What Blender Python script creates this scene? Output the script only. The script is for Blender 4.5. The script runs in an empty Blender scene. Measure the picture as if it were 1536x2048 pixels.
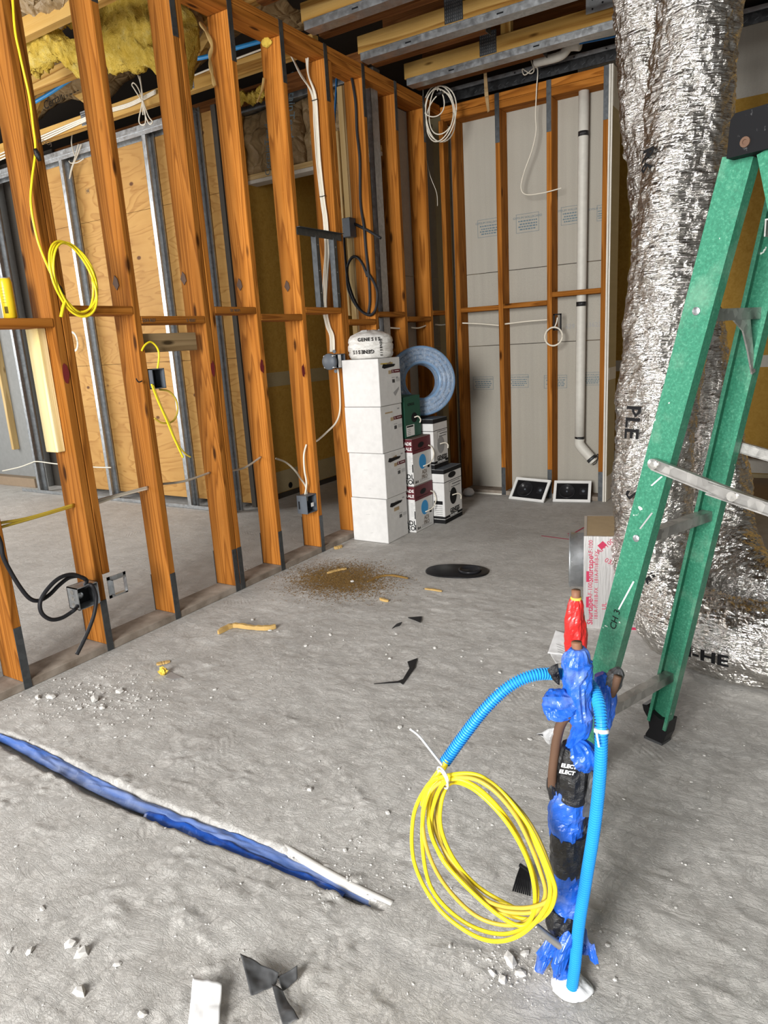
import bpy, math, random
import numpy as np
from mathutils import Vector, Matrix, noise as mnoise
random.seed(7); rng = np.random.default_rng(7)
S = bpy.context.scene
COL = S.collection

# ------------------------------------------------------------------ camera
FPX = 1400.0
CAM = Vector((2.70, 0.0, 1.30))
CR = Vector((0.84871624, 0.52565298, -0.05804903))
CU = Vector((-0.07597111, 0.2298111, 0.97026556))
CF = Vector((-0.52336329, 0.81907008, -0.23497886))
cd = bpy.data.cameras.new('camera'); cam = bpy.data.objects.new('camera', cd); COL.objects.link(cam)
cd.sensor_fit = 'HORIZONTAL'; cd.sensor_width = 36; cd.lens = 36 * FPX / 1536
cd.clip_start = 0.05; cd.clip_end = 200
M = Matrix((CR, CU, -CF)).transposed().to_4x4(); M.translation = CAM
cam.matrix_world = M
S.camera = cam

# ------------------------------------------------------------------ light
w = bpy.data.worlds.new('world'); S.world = w; w.use_nodes = True
bg = w.node_tree.nodes['Background']; bg.inputs[0].default_value = (0.93, 0.965, 1.0, 1); bg.inputs[1].default_value = 0.38
def area(name, loc, target, sx, sy, power, color):
    l = bpy.data.lights.new(name, 'AREA'); l.shape = 'RECTANGLE'; l.size = sx; l.size_y = sy; l.energy = power; l.color = color
    o = bpy.data.objects.new(name, l); COL.objects.link(o); o.location = loc
    o.rotation_euler = (Vector(target) - Vector(loc)).to_track_quat('-Z', 'Y').to_euler()
    return o
# daylight through the wide open shopfront behind the camera and the window of the room on the left
area('shopfront_daylight', (1.9, -3.7, 2.2), (1.2, 3.0, 0.7), 1.8, 2.6, 590, (1.0, 0.985, 0.96))
area('side_window_daylight', (-5.2, 1.0, 1.9), (-1.5, 3.2, 1.2), 3.2, 2.2, 170, (1.0, 0.98, 0.95))
vs = S.view_settings
vs.view_transform = 'Standard'; vs.look = 'None'; vs.gamma = 1; vs.use_curve_mapping = False; vs.exposure = 0.14

# ------------------------------------------------------------------ photo-survey helpers: a sight line met with a plane of the room
def _ray(px, py): return CF * FPX + CR * (px - 768) - CU * (py - 1024)
def PX(px, py, x): d = _ray(px, py); return CAM + d * ((x - CAM.x) / d.x)
def PY(px, py, y): d = _ray(px, py); return CAM + d * ((y - CAM.y) / d.y)
def PZ(px, py, z=0.0): d = _ray(px, py); return CAM + d * ((z - CAM.z) / d.z)

# ------------------------------------------------------------------ materials
class N:
    def __init__(s, name):
        s.m = bpy.data.materials.new(name); s.m.use_nodes = True; s.t = s.m.node_tree
        s.b = s.t.nodes['Principled BSDF']; s.n = s.t.nodes; s.l = s.t.links
        s._co = None
    def set(s, **k):
        for a, v in k.items():
            i = s.b.inputs[a.replace('_', ' ')]
            if isinstance(v, (tuple, list)) and len(v) == 3: v = (*v, 1)
            if hasattr(v, 'is_linked') or isinstance(v, bpy.types.NodeSocket): s.l.new(v, i)
            else: i.default_value = v
        return s
    def co(s, scale=(1, 1, 1), rnd=True):
        tc = s.n.new('ShaderNodeTexCoord'); mp = s.n.new('ShaderNodeMapping'); s.l.new(tc.outputs['Object'], mp.inputs[0]); mp.inputs['Scale'].default_value = scale
        if rnd:
            oi = s.n.new('ShaderNodeObjectInfo'); mu = s.n.new('ShaderNodeMath'); mu.operation = 'MULTIPLY'; mu.inputs[1].default_value = 37.0
            s.l.new(oi.outputs['Random'], mu.inputs[0]); s.l.new(mu.outputs[0], mp.inputs['Location'])
        return mp.outputs[0]
    def noise(s, co, scale, detail=4, rough=0.55, dist=0.0):
        n = s.n.new('ShaderNodeTexNoise'); n.inputs['Scale'].default_value = scale; n.inputs['Detail'].default_value = detail
        n.inputs['Roughness'].default_value = rough; n.inputs['Distortion'].default_value = dist
        s.l.new(co, n.inputs['Vector']); return n.outputs['Fac']
    def vor(s, co, scale, feat='F1', out='Distance'):
        n = s.n.new('ShaderNodeTexVoronoi'); n.feature = feat; n.inputs['Scale'].default_value = scale; s.l.new(co, n.inputs['Vector']); return n.outputs[out]
    def wave(s, co, scale, dist=2, detail=2, axis='X', typ='BANDS', dscale=1.0):
        n = s.n.new('ShaderNodeTexWave'); n.wave_type = typ
        if typ == 'BANDS': n.bands_direction = axis
        else: n.rings_direction = axis
        n.inputs['Scale'].default_value = scale; n.inputs['Distortion'].default_value = dist; n.inputs['Detail'].default_value = detail; n.inputs['Detail Scale'].default_value = dscale
        s.l.new(co, n.inputs['Vector']); return n.outputs['Fac']
    def ramp(s, fac, stops, interp='LINEAR'):
        r = s.n.new('ShaderNodeValToRGB'); e = r.color_ramp.elements; r.color_ramp.interpolation = interp
        while len(e) < len(stops): e.new(0.5)
        for el, (p, c) in zip(e, stops):
            el.position = p; el.color = (*c, 1) if isinstance(c, (tuple, list)) else (c, c, c, 1)
        s.l.new(fac, r.inputs[0]); return r.outputs[0]
    def mix(s, fac, a, b, mode='MIX'):
        n = s.n.new('ShaderNodeMix'); n.data_type = 'RGBA'; n.blend_type = mode
        for sock, v in ((n.inputs[0], fac), (n.inputs[6], a), (n.inputs[7], b)):
            if isinstance(v, bpy.types.NodeSocket): s.l.new(v, sock)
            elif isinstance(v, (int, float)): sock.default_value = v
            else: sock.default_value = (*v, 1)
        return n.outputs[2]
    def math(s, op, a, b=0.0):
        n = s.n.new('ShaderNodeMath'); n.operation = op
        for sock, v in ((n.inputs[0], a), (n.inputs[1], b)):
            if isinstance(v, bpy.types.NodeSocket): s.l.new(v, sock)
            else: sock.default_value = v
        return n.outputs[0]
    def bump(s, h, strength=0.3, dist=0.01, prev=None):
        n = s.n.new('ShaderNodeBump'); n.inputs['Strength'].default_value = strength; n.inputs['Distance'].default_value = dist
        s.l.new(h, n.inputs['Height'])
        if prev is not None: s.l.new(prev, n.inputs['Normal'])
        return n.outputs[0]
    def rand(s, lo, hi):
        oi = s.n.new('ShaderNodeObjectInfo'); mr = s.n.new('ShaderNodeMapRange'); mr.inputs[3].default_value = lo; mr.inputs[4].default_value = hi
        s.l.new(oi.outputs['Random'], mr.inputs[0]); return mr.outputs[0]

def hsv_shift(k, col, lo, hi):
    h = k.n.new('ShaderNodeHueSaturation'); k.l.new(k.rand(lo, hi), h.inputs['Value']); k.l.new(col, h.inputs['Color']); return h.outputs[0]

MAT = {}
def plain(name, col, rough=0.6, metal=0.0, spec=0.4, var=0.06, scale=25, bump=0.05):
    k = N(name); co = k.co((1, 1, 1)); n = k.noise(co, scale, 4)
    if col[0] < 0.03 and col[1] < 0.03: spec = 0.15
    c = k.mix(k.ramp(n, [(0.3, 0.0), (0.75, 1.0)]), tuple(x * (1 - var) for x in col), tuple(min(1, x * (1 + var)) for x in col))
    k.set(Base_Color=c, Roughness=rough, Metallic=metal, Specular_IOR_Level=spec, Normal=k.bump(n, bump, 0.01))
    MAT[name] = k.m; return k.m

def wood(name, dark, mid, light, knots=True, vlo=0.8, vhi=1.12, rough=0.62, ring=9.0, dirt=0.25):
    k = N(name)
    nz = k.noise(k.co((0.30, 6.0, 6.0)), 1.3, 2, 0.45, 0.25)
    g = k.math('FRACT', k.math('MULTIPLY', nz, ring * 1.7))
    fine = k.noise(k.co((2.0, 90, 90)), 2.0, 5, 0.6)
    big = k.noise(k.co((1.5, 7, 7)), 1.2, 3)
    c = k.ramp(g, [(0.0, light), (0.55, mid), (0.86, dark), (1.0, light)])
    c = k.mix(k.ramp(fine, [(0.35, 0.0), (0.7, 0.55)]), c, mid)
    c = k.mix(k.ramp(big, [(0.35, 0.0), (0.75, dirt)]), c, tuple(x * 0.45 for x in dark))
    if knots:
        v = k.vor(k.co((2.6, 9, 9)), 1.0)
        c = k.mix(k.ramp(v, [(0.06, 1.0), (0.13, 0.0)]), c, tuple(x * 0.3 for x in dark))
    sp = k.noise(k.co((6, 6, 6)), 9.0, 4, 0.7)
    c = k.mix(k.ramp(sp, [(0.68, 0.0), (0.74, 0.35)]), c, tuple(min(1, x * 1.7) for x in light))
    c = hsv_shift(k, c, vlo, vhi)
    k.set(Base_Color=c, Roughness=0.8, Specular_IOR_Level=0.1, Normal=k.bump(fine, 0.3, 0.004))
    MAT[name] = k.m
wood('stud_wood', (0.21, 0.066, 0.009), (0.40, 0.143, 0.021), (0.51, 0.198, 0.036), vlo=0.72, vhi=1.15, dirt=0.4)
wood('old_joist_wood', (0.16, 0.06, 0.018), (0.24, 0.09, 0.026), (0.32, 0.13, 0.04), dirt=0.5)
wood('pine', (0.22, 0.085, 0.012), (0.55, 0.32, 0.085), (0.66, 0.43, 0.15), ring=3.0, dirt=0.2)
wood('pale_wood', (0.5, 0.33, 0.13), (0.62, 0.44, 0.2), (0.7, 0.53, 0.28), ring=4, dirt=0.15)
wood('grey_wood', (0.2, 0.13, 0.06), (0.3, 0.2, 0.1), (0.38, 0.27, 0.14), ring=4, dirt=0.3)
wood('cream_board', (0.72, 0.55, 0.22), (0.84, 0.68, 0.33), (0.88, 0.75, 0.42), ring=3, dirt=0.05, knots=False)

k = N('plywood'); nz = k.noise(k.co((0.55, 1, 2.1), False), 1.5, 3, 0.5, 0.5); cont = k.math('FRACT', k.math('MULTIPLY', nz, 15.0))
n1 = k.noise(k.co((1.2, 1, 30), False), 2.6, 5, 0.65); n2 = k.noise(k.co((1, 1, 1), False), 1.6, 4)
c = k.ramp(cont, [(0.0, (0.50, 0.285, 0.09)), (0.6, (0.46, 0.25, 0.075)), (0.9, (0.33, 0.155, 0.04)), (1.0, (0.5, 0.28, 0.09))])
c = k.mix(k.ramp(n1, [(0.35, 0.0), (0.7, 0.65)]), c, (0.50, 0.29, 0.095))
c = k.mix(k.ramp(n2, [(0.42, 0.0), (0.7, 0.6)]), c, (0.33, 0.175, 0.055))
v = k.vor(k.co((3.2, 1, 5.2), False), 1.0); c = k.mix(k.ramp(v, [(0.06, 1.0), (0.1, 0.0)]), c, (0.12, 0.05, 0.02))
k.set(Base_Color=c, Roughness=0.65, Specular_IOR_Level=0.2, Normal=k.bump(n1, 0.12, 0.004)); MAT['plywood'] = k.m

k = N('concrete'); co = k.co((1, 1, 1), False)
a = k.noise(co, 1.1, 6, 0.6); b_ = k.noise(co, 7, 9, 0.68); c_ = k.noise(co, 55, 8, 0.75)
st = k.noise(k.co((1.2, 5.5, 1), False), 2.2, 6, 0.65, 1.2); sm = k.noise(co, 2.7, 6, 0.7, 0.6)
c = k.ramp(a, [(0.3, (0.44, 0.42, 0.392)), (0.7, (0.58, 0.56, 0.528))])
c = k.mix(k.ramp(b_, [(0.40, 0.0), (0.72, 0.6)]), c, (0.70, 0.685, 0.655))
c = k.mix(k.ramp(st, [(0.58, 0.0), (0.74, 0.4)]), c, (0.25, 0.245, 0.24))
c = k.mix(k.ramp(sm, [(0.66, 0.0), (0.76, 0.55)]), c, (0.20, 0.20, 0.20))
c = k.mix(k.ramp(c_, [(0.30, 0.5), (0.42, 0.0)]), c, (0.20, 0.195, 0.185))
rip = k.wave(k.co((1, 1, 1), False), 24, 3.0, 2, 'DIAGONAL', 'BANDS', 0.35)
rm = k.ramp(k.noise(co, 3.1, 3), [(0.62, 0.0), (0.68, 1.0)])
pit = k.vor(co, 16); pm = k.ramp(pit, [(0.0, 0.0), (0.10, 1.0)])
h = k.math('ADD', k.math('MULTIPLY', b_, 1.1), k.math('MULTIPLY', c_, 0.55))
rid = k.ramp(k.noise(k.co((2.2, 7, 1), False), 3.0, 9, 0.68, 0.8), [(0.46, 0.0), (0.5, 1.0), (0.54, 0.0)])
rid2 = k.ramp(k.noise(k.co((5, 3, 1), False), 4.0, 9, 0.7, 0.5), [(0.475, 0.0), (0.5, 1.0), (0.525, 0.0)])
h = k.math('ADD', h, k.math('MULTIPLY', k.math('MULTIPLY', rip, rm), 0.16))
h = k.math('ADD', h, k.math('ADD', k.math('MULTIPLY', rid, 0.13), k.math('MULTIPLY', rid2, 0.12)))
h = k.math('ADD', h, k.math('MULTIPLY', pm, 0.22))
k.set(Base_Color=c, Roughness=0.85, Specular_IOR_Level=0.25, Normal=k.bump(h, 0.75, 0.013)); MAT['concrete'] = k.m

k = N('plate_dust'); co = k.co((1, 1, 1)); n = k.noise(co, 9, 5)
k.set(Base_Color=k.mix(k.ramp(n, [(0.3, 0.0), (0.7, 1.0)]), (0.16, 0.125, 0.095), (0.36, 0.31, 0.26)), Roughness=0.9, Specular_IOR_Level=0.1, Normal=k.bump(n, 0.4, 0.01)); MAT['plate_dust'] = k.m

def metal(name, col, rough=0.4, var=0.25, bump=0.05):
    k = N(name); co = k.co((1, 1, 1)); n = k.noise(co, 30, 5); v = k.vor(co, 45, 'F1', 'Color')
    sp = k.n.new('ShaderNodeSeparateColor'); k.l.new(v, sp.inputs[0])
    c = k.mix(k.ramp(sp.outputs[0], [(0.1, 0.0), (0.9, 1.0)]), tuple(x * (1 - var) for x in col), tuple(min(1, x * (1 + var)) for x in col))
    k.set(Base_Color=c, Metallic=0.85, Roughness=k.ramp(n, [(0.3, rough * 0.75), (0.7, min(1, rough * 1.3))]), Normal=k.bump(n, bump, 0.003)); MAT[name] = k.m
metal('galv', (0.42, 0.44, 0.455), 0.4, 0.1)
metal('dark_steel', (0.10, 0.108, 0.115), 0.5, 0.12)
metal('black_steel', (0.045, 0.047, 0.05), 0.5)
metal('alu', (0.62, 0.61, 0.58), 0.3, 0.12)
metal('worn_alu', (0.46, 0.45, 0.43), 0.42, 0.2, 0.2)

def gyp(name, col, streak):
    k = N(name); n = k.noise(k.co((1, 1, 1)), 3, 4); s_ = k.noise(k.co((14, 14, 0.25)), 1.5, 3); f_ = k.noise(k.co((1, 1, 1)), 220, 3)
    c = k.mix(k.ramp(s_, [(0.3, 0.0), (0.7, 1.0)]), tuple(x * 0.9 for x in col), col)
    c = k.mix(k.ramp(n, [(0.4, 0.0), (0.8, 0.5)]), c, streak); c = k.mix(k.ramp(f_, [(0.35, 0.25), (0.55, 0.0)]), c, tuple(x * 0.6 for x in col))
    k.set(Base_Color=c, Roughness=0.9, Specular_IOR_Level=0.1); MAT[name] = k.m
gyp('gyp_grey', (0.43, 0.405, 0.35), (0.37, 0.345, 0.29))
gyp('gyp_white', (0.72, 0.69, 0.62), (0.62, 0.58, 0.5))
gyp('gyp_tan', (0.50, 0.42, 0.25), (0.46, 0.37, 0.2))

k = N('yellow_paper'); n = k.noise(k.co((1, 1, 1)), 26, 6, 0.7, 1.0); n2 = k.noise(k.co((1, 1, 1)), 1.4, 3)
c = k.ramp(n, [(0.3, (0.44, 0.25, 0.045)), (0.55, (0.56, 0.335, 0.07)), (0.8, (0.6, 0.38, 0.1))])
c = k.mix(k.ramp(n2, [(0.4, 0.0), (0.75, 0.5)]), c, (0.46, 0.27, 0.06))
k.set(Base_Color=c, Roughness=0.85, Specular_IOR_Level=0.15, Normal=k.bump(n, 0.08, 0.004)); MAT['yellow_paper'] = k.m

k = N('foil'); c1 = k.noise(k.co((1, 1, 1), False), 30, 5, 0.7, 0.6); c2 = k.vor(k.co((26, 26, 90), False), 1.0); c3 = k.noise(k.co((9, 9, 70), False), 1.4, 4, 0.6, 1.6)
h = k.math('ADD', k.math('MULTIPLY', c2, 0.7), k.math('MULTIPLY', c3, 1.3))
k.set(Base_Color=k.ramp(c1, [(0.3, (0.50, 0.475, 0.43)), (0.7, (0.78, 0.77, 0.75))]), Metallic=1.0, Roughness=0.16, Normal=k.bump(h, 0.5, 0.012)); MAT['foil'] = k.m
k = N('foil_flat'); c1 = k.noise(k.co((40, 3, 3), False), 2.2, 5); k.set(Base_Color=(0.80, 0.79, 0.79), Metallic=0.9, Roughness=0.33, Normal=k.bump(c1, 0.5, 0.004)); MAT['foil_flat'] = k.m

k = N('insulation'); n = k.noise(k.co((1, 1, 1)), 14, 7, 0.7, 0.6); f_ = k.noise(k.co((1, 1, 1)), 120, 4)
c = k.ramp(n, [(0.3, (0.62, 0.39, 0.045)), (0.55, (0.84, 0.60, 0.12)), (0.75, (0.90, 0.74, 0.29))])
k.set(Base_Color=c, Roughness=1.0, Specular_IOR_Level=0.0, Normal=k.bump(k.math('ADD', n, k.math('MULTIPLY', f_, 0.3)), 1.0, 0.05)); MAT['insulation'] = k.m
k = N('kraft'); n = k.noise(k.co((1, 1, 1)), 7, 5, 0.6, 1.0); v = k.vor(k.co((1, 1, 1)), 9, 'DISTANCE_TO_EDGE')
k.set(Base_Color=k.ramp(n, [(0.3, (0.24, 0.16, 0.075)), (0.7, (0.36, 0.25, 0.125))]), Roughness=0.55, Specular_IOR_Level=0.35, Normal=k.bump(k.math('ADD', n, k.ramp(v, [(0.0, 0.0), (0.15, 0.5)])), 0.6, 0.03)); MAT['kraft'] = k.m

k = N('fiberglass_green'); n = k.noise(k.co((1, 1, 1), False), 160, 4, 0.7); n2 = k.noise(k.co((1, 1, 1), False), 9, 5); sp = k.noise(k.co((1, 1, 1), False), 26, 3)
c = k.ramp(n, [(0.3, (0.018, 0.125, 0.072)), (0.55, (0.03, 0.195, 0.115)), (0.75, (0.10, 0.30, 0.195))])
c = k.mix(k.ramp(n2, [(0.55, 0.0), (0.8, 0.35)]), c, (0.3, 0.45, 0.33)); c = k.mix(k.ramp(sp, [(0.71, 0.0), (0.73, 0.9)]), c, (0.8, 0.8, 0.76))
k.set(Base_Color=c, Roughness=0.42, Specular_IOR_Level=0.5, Normal=k.bump(n, 0.1, 0.003)); MAT['fiberglass_green'] = k.m

k = N('blue_film'); n = k.noise(k.co((1, 1, 1)), 30, 5, 0.65, 1.0); n2 = k.noise(k.co((1, 1, 1)), 14, 5)
c = k.mix(k.ramp(n2, [(0.55, 0.0), (0.85, 0.55)]), (0.012, 0.10, 0.50), (0.42, 0.48, 0.58))
k.set(Base_Color=c, Roughness=0.3, Specular_IOR_Level=0.6, Normal=k.bump(n, 0.35, 0.008)); MAT['blue_film'] = k.m
k = N('dusty_blue_film'); n = k.noise(k.co((1, 1, 1)), 22, 6, 0.65, 1.0); n2 = k.noise(k.co((0.6, 5, 5)), 5, 5)
c = k.mix(k.ramp(n2, [(0.4, 0.1), (0.75, 0.75)]), (0.03, 0.115, 0.42), (0.26, 0.29, 0.36))
k.set(Base_Color=c, Roughness=0.45, Specular_IOR_Level=0.4, Normal=k.bump(n, 0.35, 0.008)); MAT['dusty_blue_film'] = k.m
k = N('black_tape'); n = k.noise(k.co((1, 1, 1)), 34, 6, 0.7, 1.2); n2 = k.noise(k.co((1, 1, 1)), 20, 5)
c = k.mix(k.ramp(n2, [(0.6, 0.0), (0.85, 0.4)]), (0.012, 0.012, 0.013), (0.2, 0.2, 0.2))
k.set(Base_Color=c, Roughness=0.3, Normal=k.bump(n, 0.7, 0.008)); MAT['black_tape'] = k.m

for nm, col, ro in (('white_cable', (0.74, 0.69, 0.58), 0.45), ('grey_cable', (0.5, 0.46, 0.38), 0.5), ('yellow_cable', (0.83, 0.66, 0.02), 0.38), ('dim_yellow_cable', (0.55, 0.40, 0.05), 0.45),
                    ('black_cable', (0.018, 0.018, 0.02), 0.45), ('black_plastic', (0.012, 0.012, 0.013), 0.35), ('white_plastic', (0.80, 0.80, 0.78), 0.4), ('grey_plastic', (0.10, 0.115, 0.135), 0.5),
                    ('conduit_blue', (0.025, 0.32, 0.78), 0.4), ('pipe_blue', (0.02, 0.16, 0.45), 0.4), ('pvc', (0.60, 0.58, 0.52), 0.5), ('carton_white', (0.68, 0.675, 0.66), 0.75), ('carton_kraft', (0.42, 0.31, 0.18), 0.85),
                    ('carton_green', (0.012, 0.085, 0.05), 0.6), ('maroon', (0.115, 0.012, 0.02), 0.6), ('ink_black', (0.012, 0.012, 0.013), 0.7), ('ink_grey', (0.33, 0.33, 0.33), 0.8), ('ink_white', (0.85, 0.85, 0.83), 0.7),
                    ('ink_blue', (0.13, 0.19, 0.225), 0.8), ('ink_red', (0.42, 0.02, 0.07), 0.6), ('ink_brown', (0.12, 0.085, 0.06), 0.8), ('cyan_print', (0.03, 0.30, 0.66), 0.6), ('copper', (0.22, 0.10, 0.055), 0.6), ('rust', (0.10, 0.052, 0.03), 0.7),
                    ('red_film', (0.52, 0.022, 0.02), 0.3), ('foam_yellow', (0.72, 0.52, 0.08), 0.9), ('paper', (0.70, 0.70, 0.70), 0.8), ('sawdust', (0.235, 0.135, 0.035), 0.95), ('splinter', (0.52, 0.34, 0.12), 0.8), ('chip', (0.60, 0.585, 0.555), 0.95),
                    ('dark_scrap', (0.055, 0.056, 0.058), 0.5), ('dark_deck', (0.035, 0.024, 0.016), 0.9), ('block_grey', (0.23, 0.235, 0.23), 0.9), ('subfloor', (0.27, 0.2, 0.135), 0.9), ('dark_brown', (0.05, 0.043, 0.035), 0.9), ('grey_film', (0.32, 0.32, 0.32), 0.3),
                    ('can_yellow', (0.80, 0.56, 0.02), 0.3), ('caulk', (0.78, 0.79, 0.80), 0.85), ('tube_film', (0.17, 0.28, 0.44), 0.2), ('orange_red', (0.55, 0.09, 0.02), 0.7), ('green_paint', (0.25, 0.75, 0.2), 0.7), ('cone_black', (0.02, 0.02, 0.022), 0.25), ('spray_red', (0.16, 0.012, 0.012), 0.9)):
    plain(nm, col, ro)

# ------------------------------------------------------------------ mesh helpers
class MB:
    def __init__(s): s.v = []; s.f = []
    def add(s, V, F):
        o = len(s.v); s.v += [tuple(p) for p in V]; s.f += [tuple(i + o for i in f) for f in F]; return s
    def box(s, lo, hi, b=0.0):
        (x0, y0, z0), (x1, y1, z1) = lo, hi
        if b <= 0:
            V = [(x0, y0, z0), (x1, y0, z0), (x1, y1, z0), (x0, y1, z0), (x0, y0, z1), (x1, y0, z1), (x1, y1, z1), (x0, y1, z1)]
            return s.add(V, [(3, 2, 1, 0), (4, 5, 6, 7), (0, 1, 5, 4), (1, 2, 6, 5), (2, 3, 7, 6), (3, 0, 4, 7)])
        V = []; idx = {}
        for sx in (0, 1):
            for sy in (0, 1):
                for sz in (0, 1):
                    c = ((x0, x1)[sx], (y0, y1)[sy], (z0, z1)[sz]); d = (b * (1 - 2 * sx), b * (1 - 2 * sy), b * (1 - 2 * sz))
                    for a in range(3):
                        p = [c[i] + (d[i] if i != a else 0) for i in range(3)]; idx[(sx, sy, sz, a)] = len(V); V.append(p)
        F = []
        for a in range(3):
            o1, o2 = (a + 1) % 3, (a + 2) % 3
            for sa in (0, 1):
                q = []
                for (u, v_) in ((0, 0), (1, 0), (1, 1), (0, 1)):
                    k_ = [0, 0, 0]; k_[a] = sa; k_[o1] = u; k_[o2] = v_; q.append(idx[(*k_, a)])
                F.append(q if sa else q[::-1])
        for a in range(3):
            o1, o2 = (a + 1) % 3, (a + 2) % 3
            for u in (0, 1):
                for v_ in (0, 1):
                    k0 = [0, 0, 0]; k0[o1] = u; k0[o2] = v_; k1 = list(k0); k1[a] = 1
                    q = [idx[(*k0, o1)], idx[(*k1, o1)], idx[(*k1, o2)], idx[(*k0, o2)]]
                    F.append(q if (u ^ v_) else q[::-1])
        for sx in (0, 1):
            for sy in (0, 1):
                for sz in (0, 1):
                    t = [idx[(sx, sy, sz, a)] for a in range(3)]; F.append(t if (sx ^ sy ^ sz) else t[::-1])
        return s.add(V, F)
    def obox(s, o, ax, ay, az):      # box from corner o with edge vectors
        o, ax, ay, az = map(Vector, (o, ax, ay, az))
        V = [o, o + ax, o + ax + ay, o + ay, o + az, o + ax + az, o + ax + ay + az, o + ay + az]
        F = [(3, 2, 1, 0), (4, 5, 6, 7), (0, 1, 5, 4), (1, 2, 6, 5), (2, 3, 7, 6), (3, 0, 4, 7)]
        if ax.cross(ay).dot(az) < 0: F = [f[::-1] for f in F]
        return s.add(V, F)
    def prism(s, poly, h):           # poly: 3D points, extruded by vector h
        h = Vector(h); P = [Vector(p) for p in poly]; n = len(P); nrm = Vector((0, 0, 0))
        for i in range(n): nrm += P[i].cross(P[(i + 1) % n])
        if nrm.dot(h) < 0: P = P[::-1]
        V = P + [p + h for p in P]
        F = [tuple(range(n - 1, -1, -1)), tuple(range(n, 2 * n))] + [(i, (i + 1) % n, n + (i + 1) % n, n + i) for i in range(n)]
        return s.add(V, F)
    def tube(s, pts, r, seg=10, cap=True, squash=None):
        P = [Vector(p) for p in pts]; n = len(P); R = r if hasattr(r, '__len__') else [r] * n
        T = [((P[min(i + 1, n - 1)] - P[max(i - 1, 0)]).normalized() if (P[min(i + 1, n - 1)] - P[max(i - 1, 0)]).length > 1e-9 else Vector((0, 0, 1))) for i in range(n)]
        a = T[0].orthogonal().normalized(); V = []; F = []
        for i in range(n):
            a = (a - T[i] * a.dot(T[i])); a = a.normalized() if a.length > 1e-6 else T[i].orthogonal().normalized(); b = T[i].cross(a)
            for j in range(seg):
                t = 2 * math.pi * j / seg; rr = R[i] * (squash(i, t) if squash else 1)
                V.append(P[i] + a * (math.cos(t) * rr) + b * (math.sin(t) * rr))
        for i in range(n - 1):
            for j in range(seg):
                j2 = (j + 1) % seg; F.append((i * seg + j, i * seg + j2, (i + 1) * seg + j2, (i + 1) * seg + j))
        if cap: F.append(tuple(range(seg - 1, -1, -1))); F.append(tuple((n - 1) * seg + j for j in range(seg)))
        return s.add(V, F)
    def lathe(s, prof, c, ax=(0, 0, 1), seg=24):   # profile of (radius, height) about axis ax through c
        c = Vector(c); az = Vector(ax).normalized(); a = az.orthogonal().normalized(); b = az.cross(a); V = []; F = []
        for (r, h) in prof:
            for j in range(seg):
                t = 2 * math.pi * j / seg; V.append(c + az * h + a * (r * math.cos(t)) + b * (r * math.sin(t)))
        for i in range(len(prof) - 1):
            for j in range(seg):
                j2 = (j + 1) % seg; F.append((i * seg + j, i * seg + j2, (i + 1) * seg + j2, (i + 1) * seg + j))
        F.append(tuple(range(seg - 1, -1, -1))); F.append(tuple((len(prof) - 1) * seg + j for j in range(seg)))
        return s.add(V, F)
    def sheet(s, fn, nu, nv, th=0.0):
        V = [fn(i / nu, j / nv) for j in range(nv + 1) for i in range(nu + 1)]; W = nu + 1
        F = [(j * W + i, j * W + i + 1, (j + 1) * W + i + 1, (j + 1) * W + i) for j in range(nv) for i in range(nu)]
        if th:
            o = len(V); P = [Vector(p) for p in V]; V2 = []
            for j in range(nv + 1):
                for i in range(nu + 1):
                    du = P[j * W + min(i + 1, nu)] - P[j * W + max(i - 1, 0)]; dv = P[min(j + 1, nv) * W + i] - P[max(j - 1, 0) * W + i]
                    nn = du.cross(dv); nn = nn.normalized() if nn.length > 1e-12 else Vector((0, 0, 1)); V2.append(P[j * W + i] - nn * th)
            V = V + V2; F2 = [tuple(o + q for q in f[::-1]) for f in F]
            rim = [(i, 0) for i in range(nu)] + [(nu, j) for j in range(nv)] + [(i, nv) for i in range(nu, 0, -1)] + [(0, j) for j in range(nv, 0, -1)]
            ix = [j * W + i for i, j in rim]; F3 = [(ix[q], o + ix[q], o + ix[(q + 1) % len(ix)], ix[(q + 1) % len(ix)]) for q in range(len(ix))]
            F = F + F2 + F3
        return s.add(V, F)
    def build(s, name, mat, parent=None, smooth=False, origin=None):
        me = bpy.data.meshes.new(name); o0 = Vector(origin) if origin else Vector((0, 0, 0))
        me.from_pydata([tuple(Vector(p) - o0) for p in s.v] if origin else s.v, [], s.f)
        if smooth: me.polygons.foreach_set('use_smooth', [True] * len(me.polygons))
        me.materials.append(MAT[mat]); me.update()
        o = bpy.data.objects.new(name, me); COL.objects.link(o); o.location = o0
        if parent is not None:
            o.parent = parent
            if origin or parent.location.length: o.matrix_parent_inverse = Matrix.Translation(-world_loc(parent))
        return o
def world_loc(o):
    p = Vector((0, 0, 0)); q = o
    if q.parent is None: return Vector(q.location)
    return world_loc(q.parent) + Vector(q.location) + q.matrix_parent_inverse.translation
def tag(o, label=None, cat=None, group=None, kind=None):
    for a, v in (('label', label), ('category', cat), ('group', group), ('kind', kind)):
        if v: o[a] = v
    return o
def empty(name, loc, label=None, cat=None, group=None, kind=None):
    o = bpy.data.objects.new(name, None); COL.objects.link(o); o.location = loc; o.empty_display_size = 0.1
    return tag(o, label, cat, group, kind)
AXM = {'x': Matrix.Identity(3), 'y': Matrix(((0, 0, 1), (1, 0, 0), (0, 1, 0))), 'z': Matrix(((0, 1, 0), (0, 0, 1), (1, 0, 0)))}
LUM = {}
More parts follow.
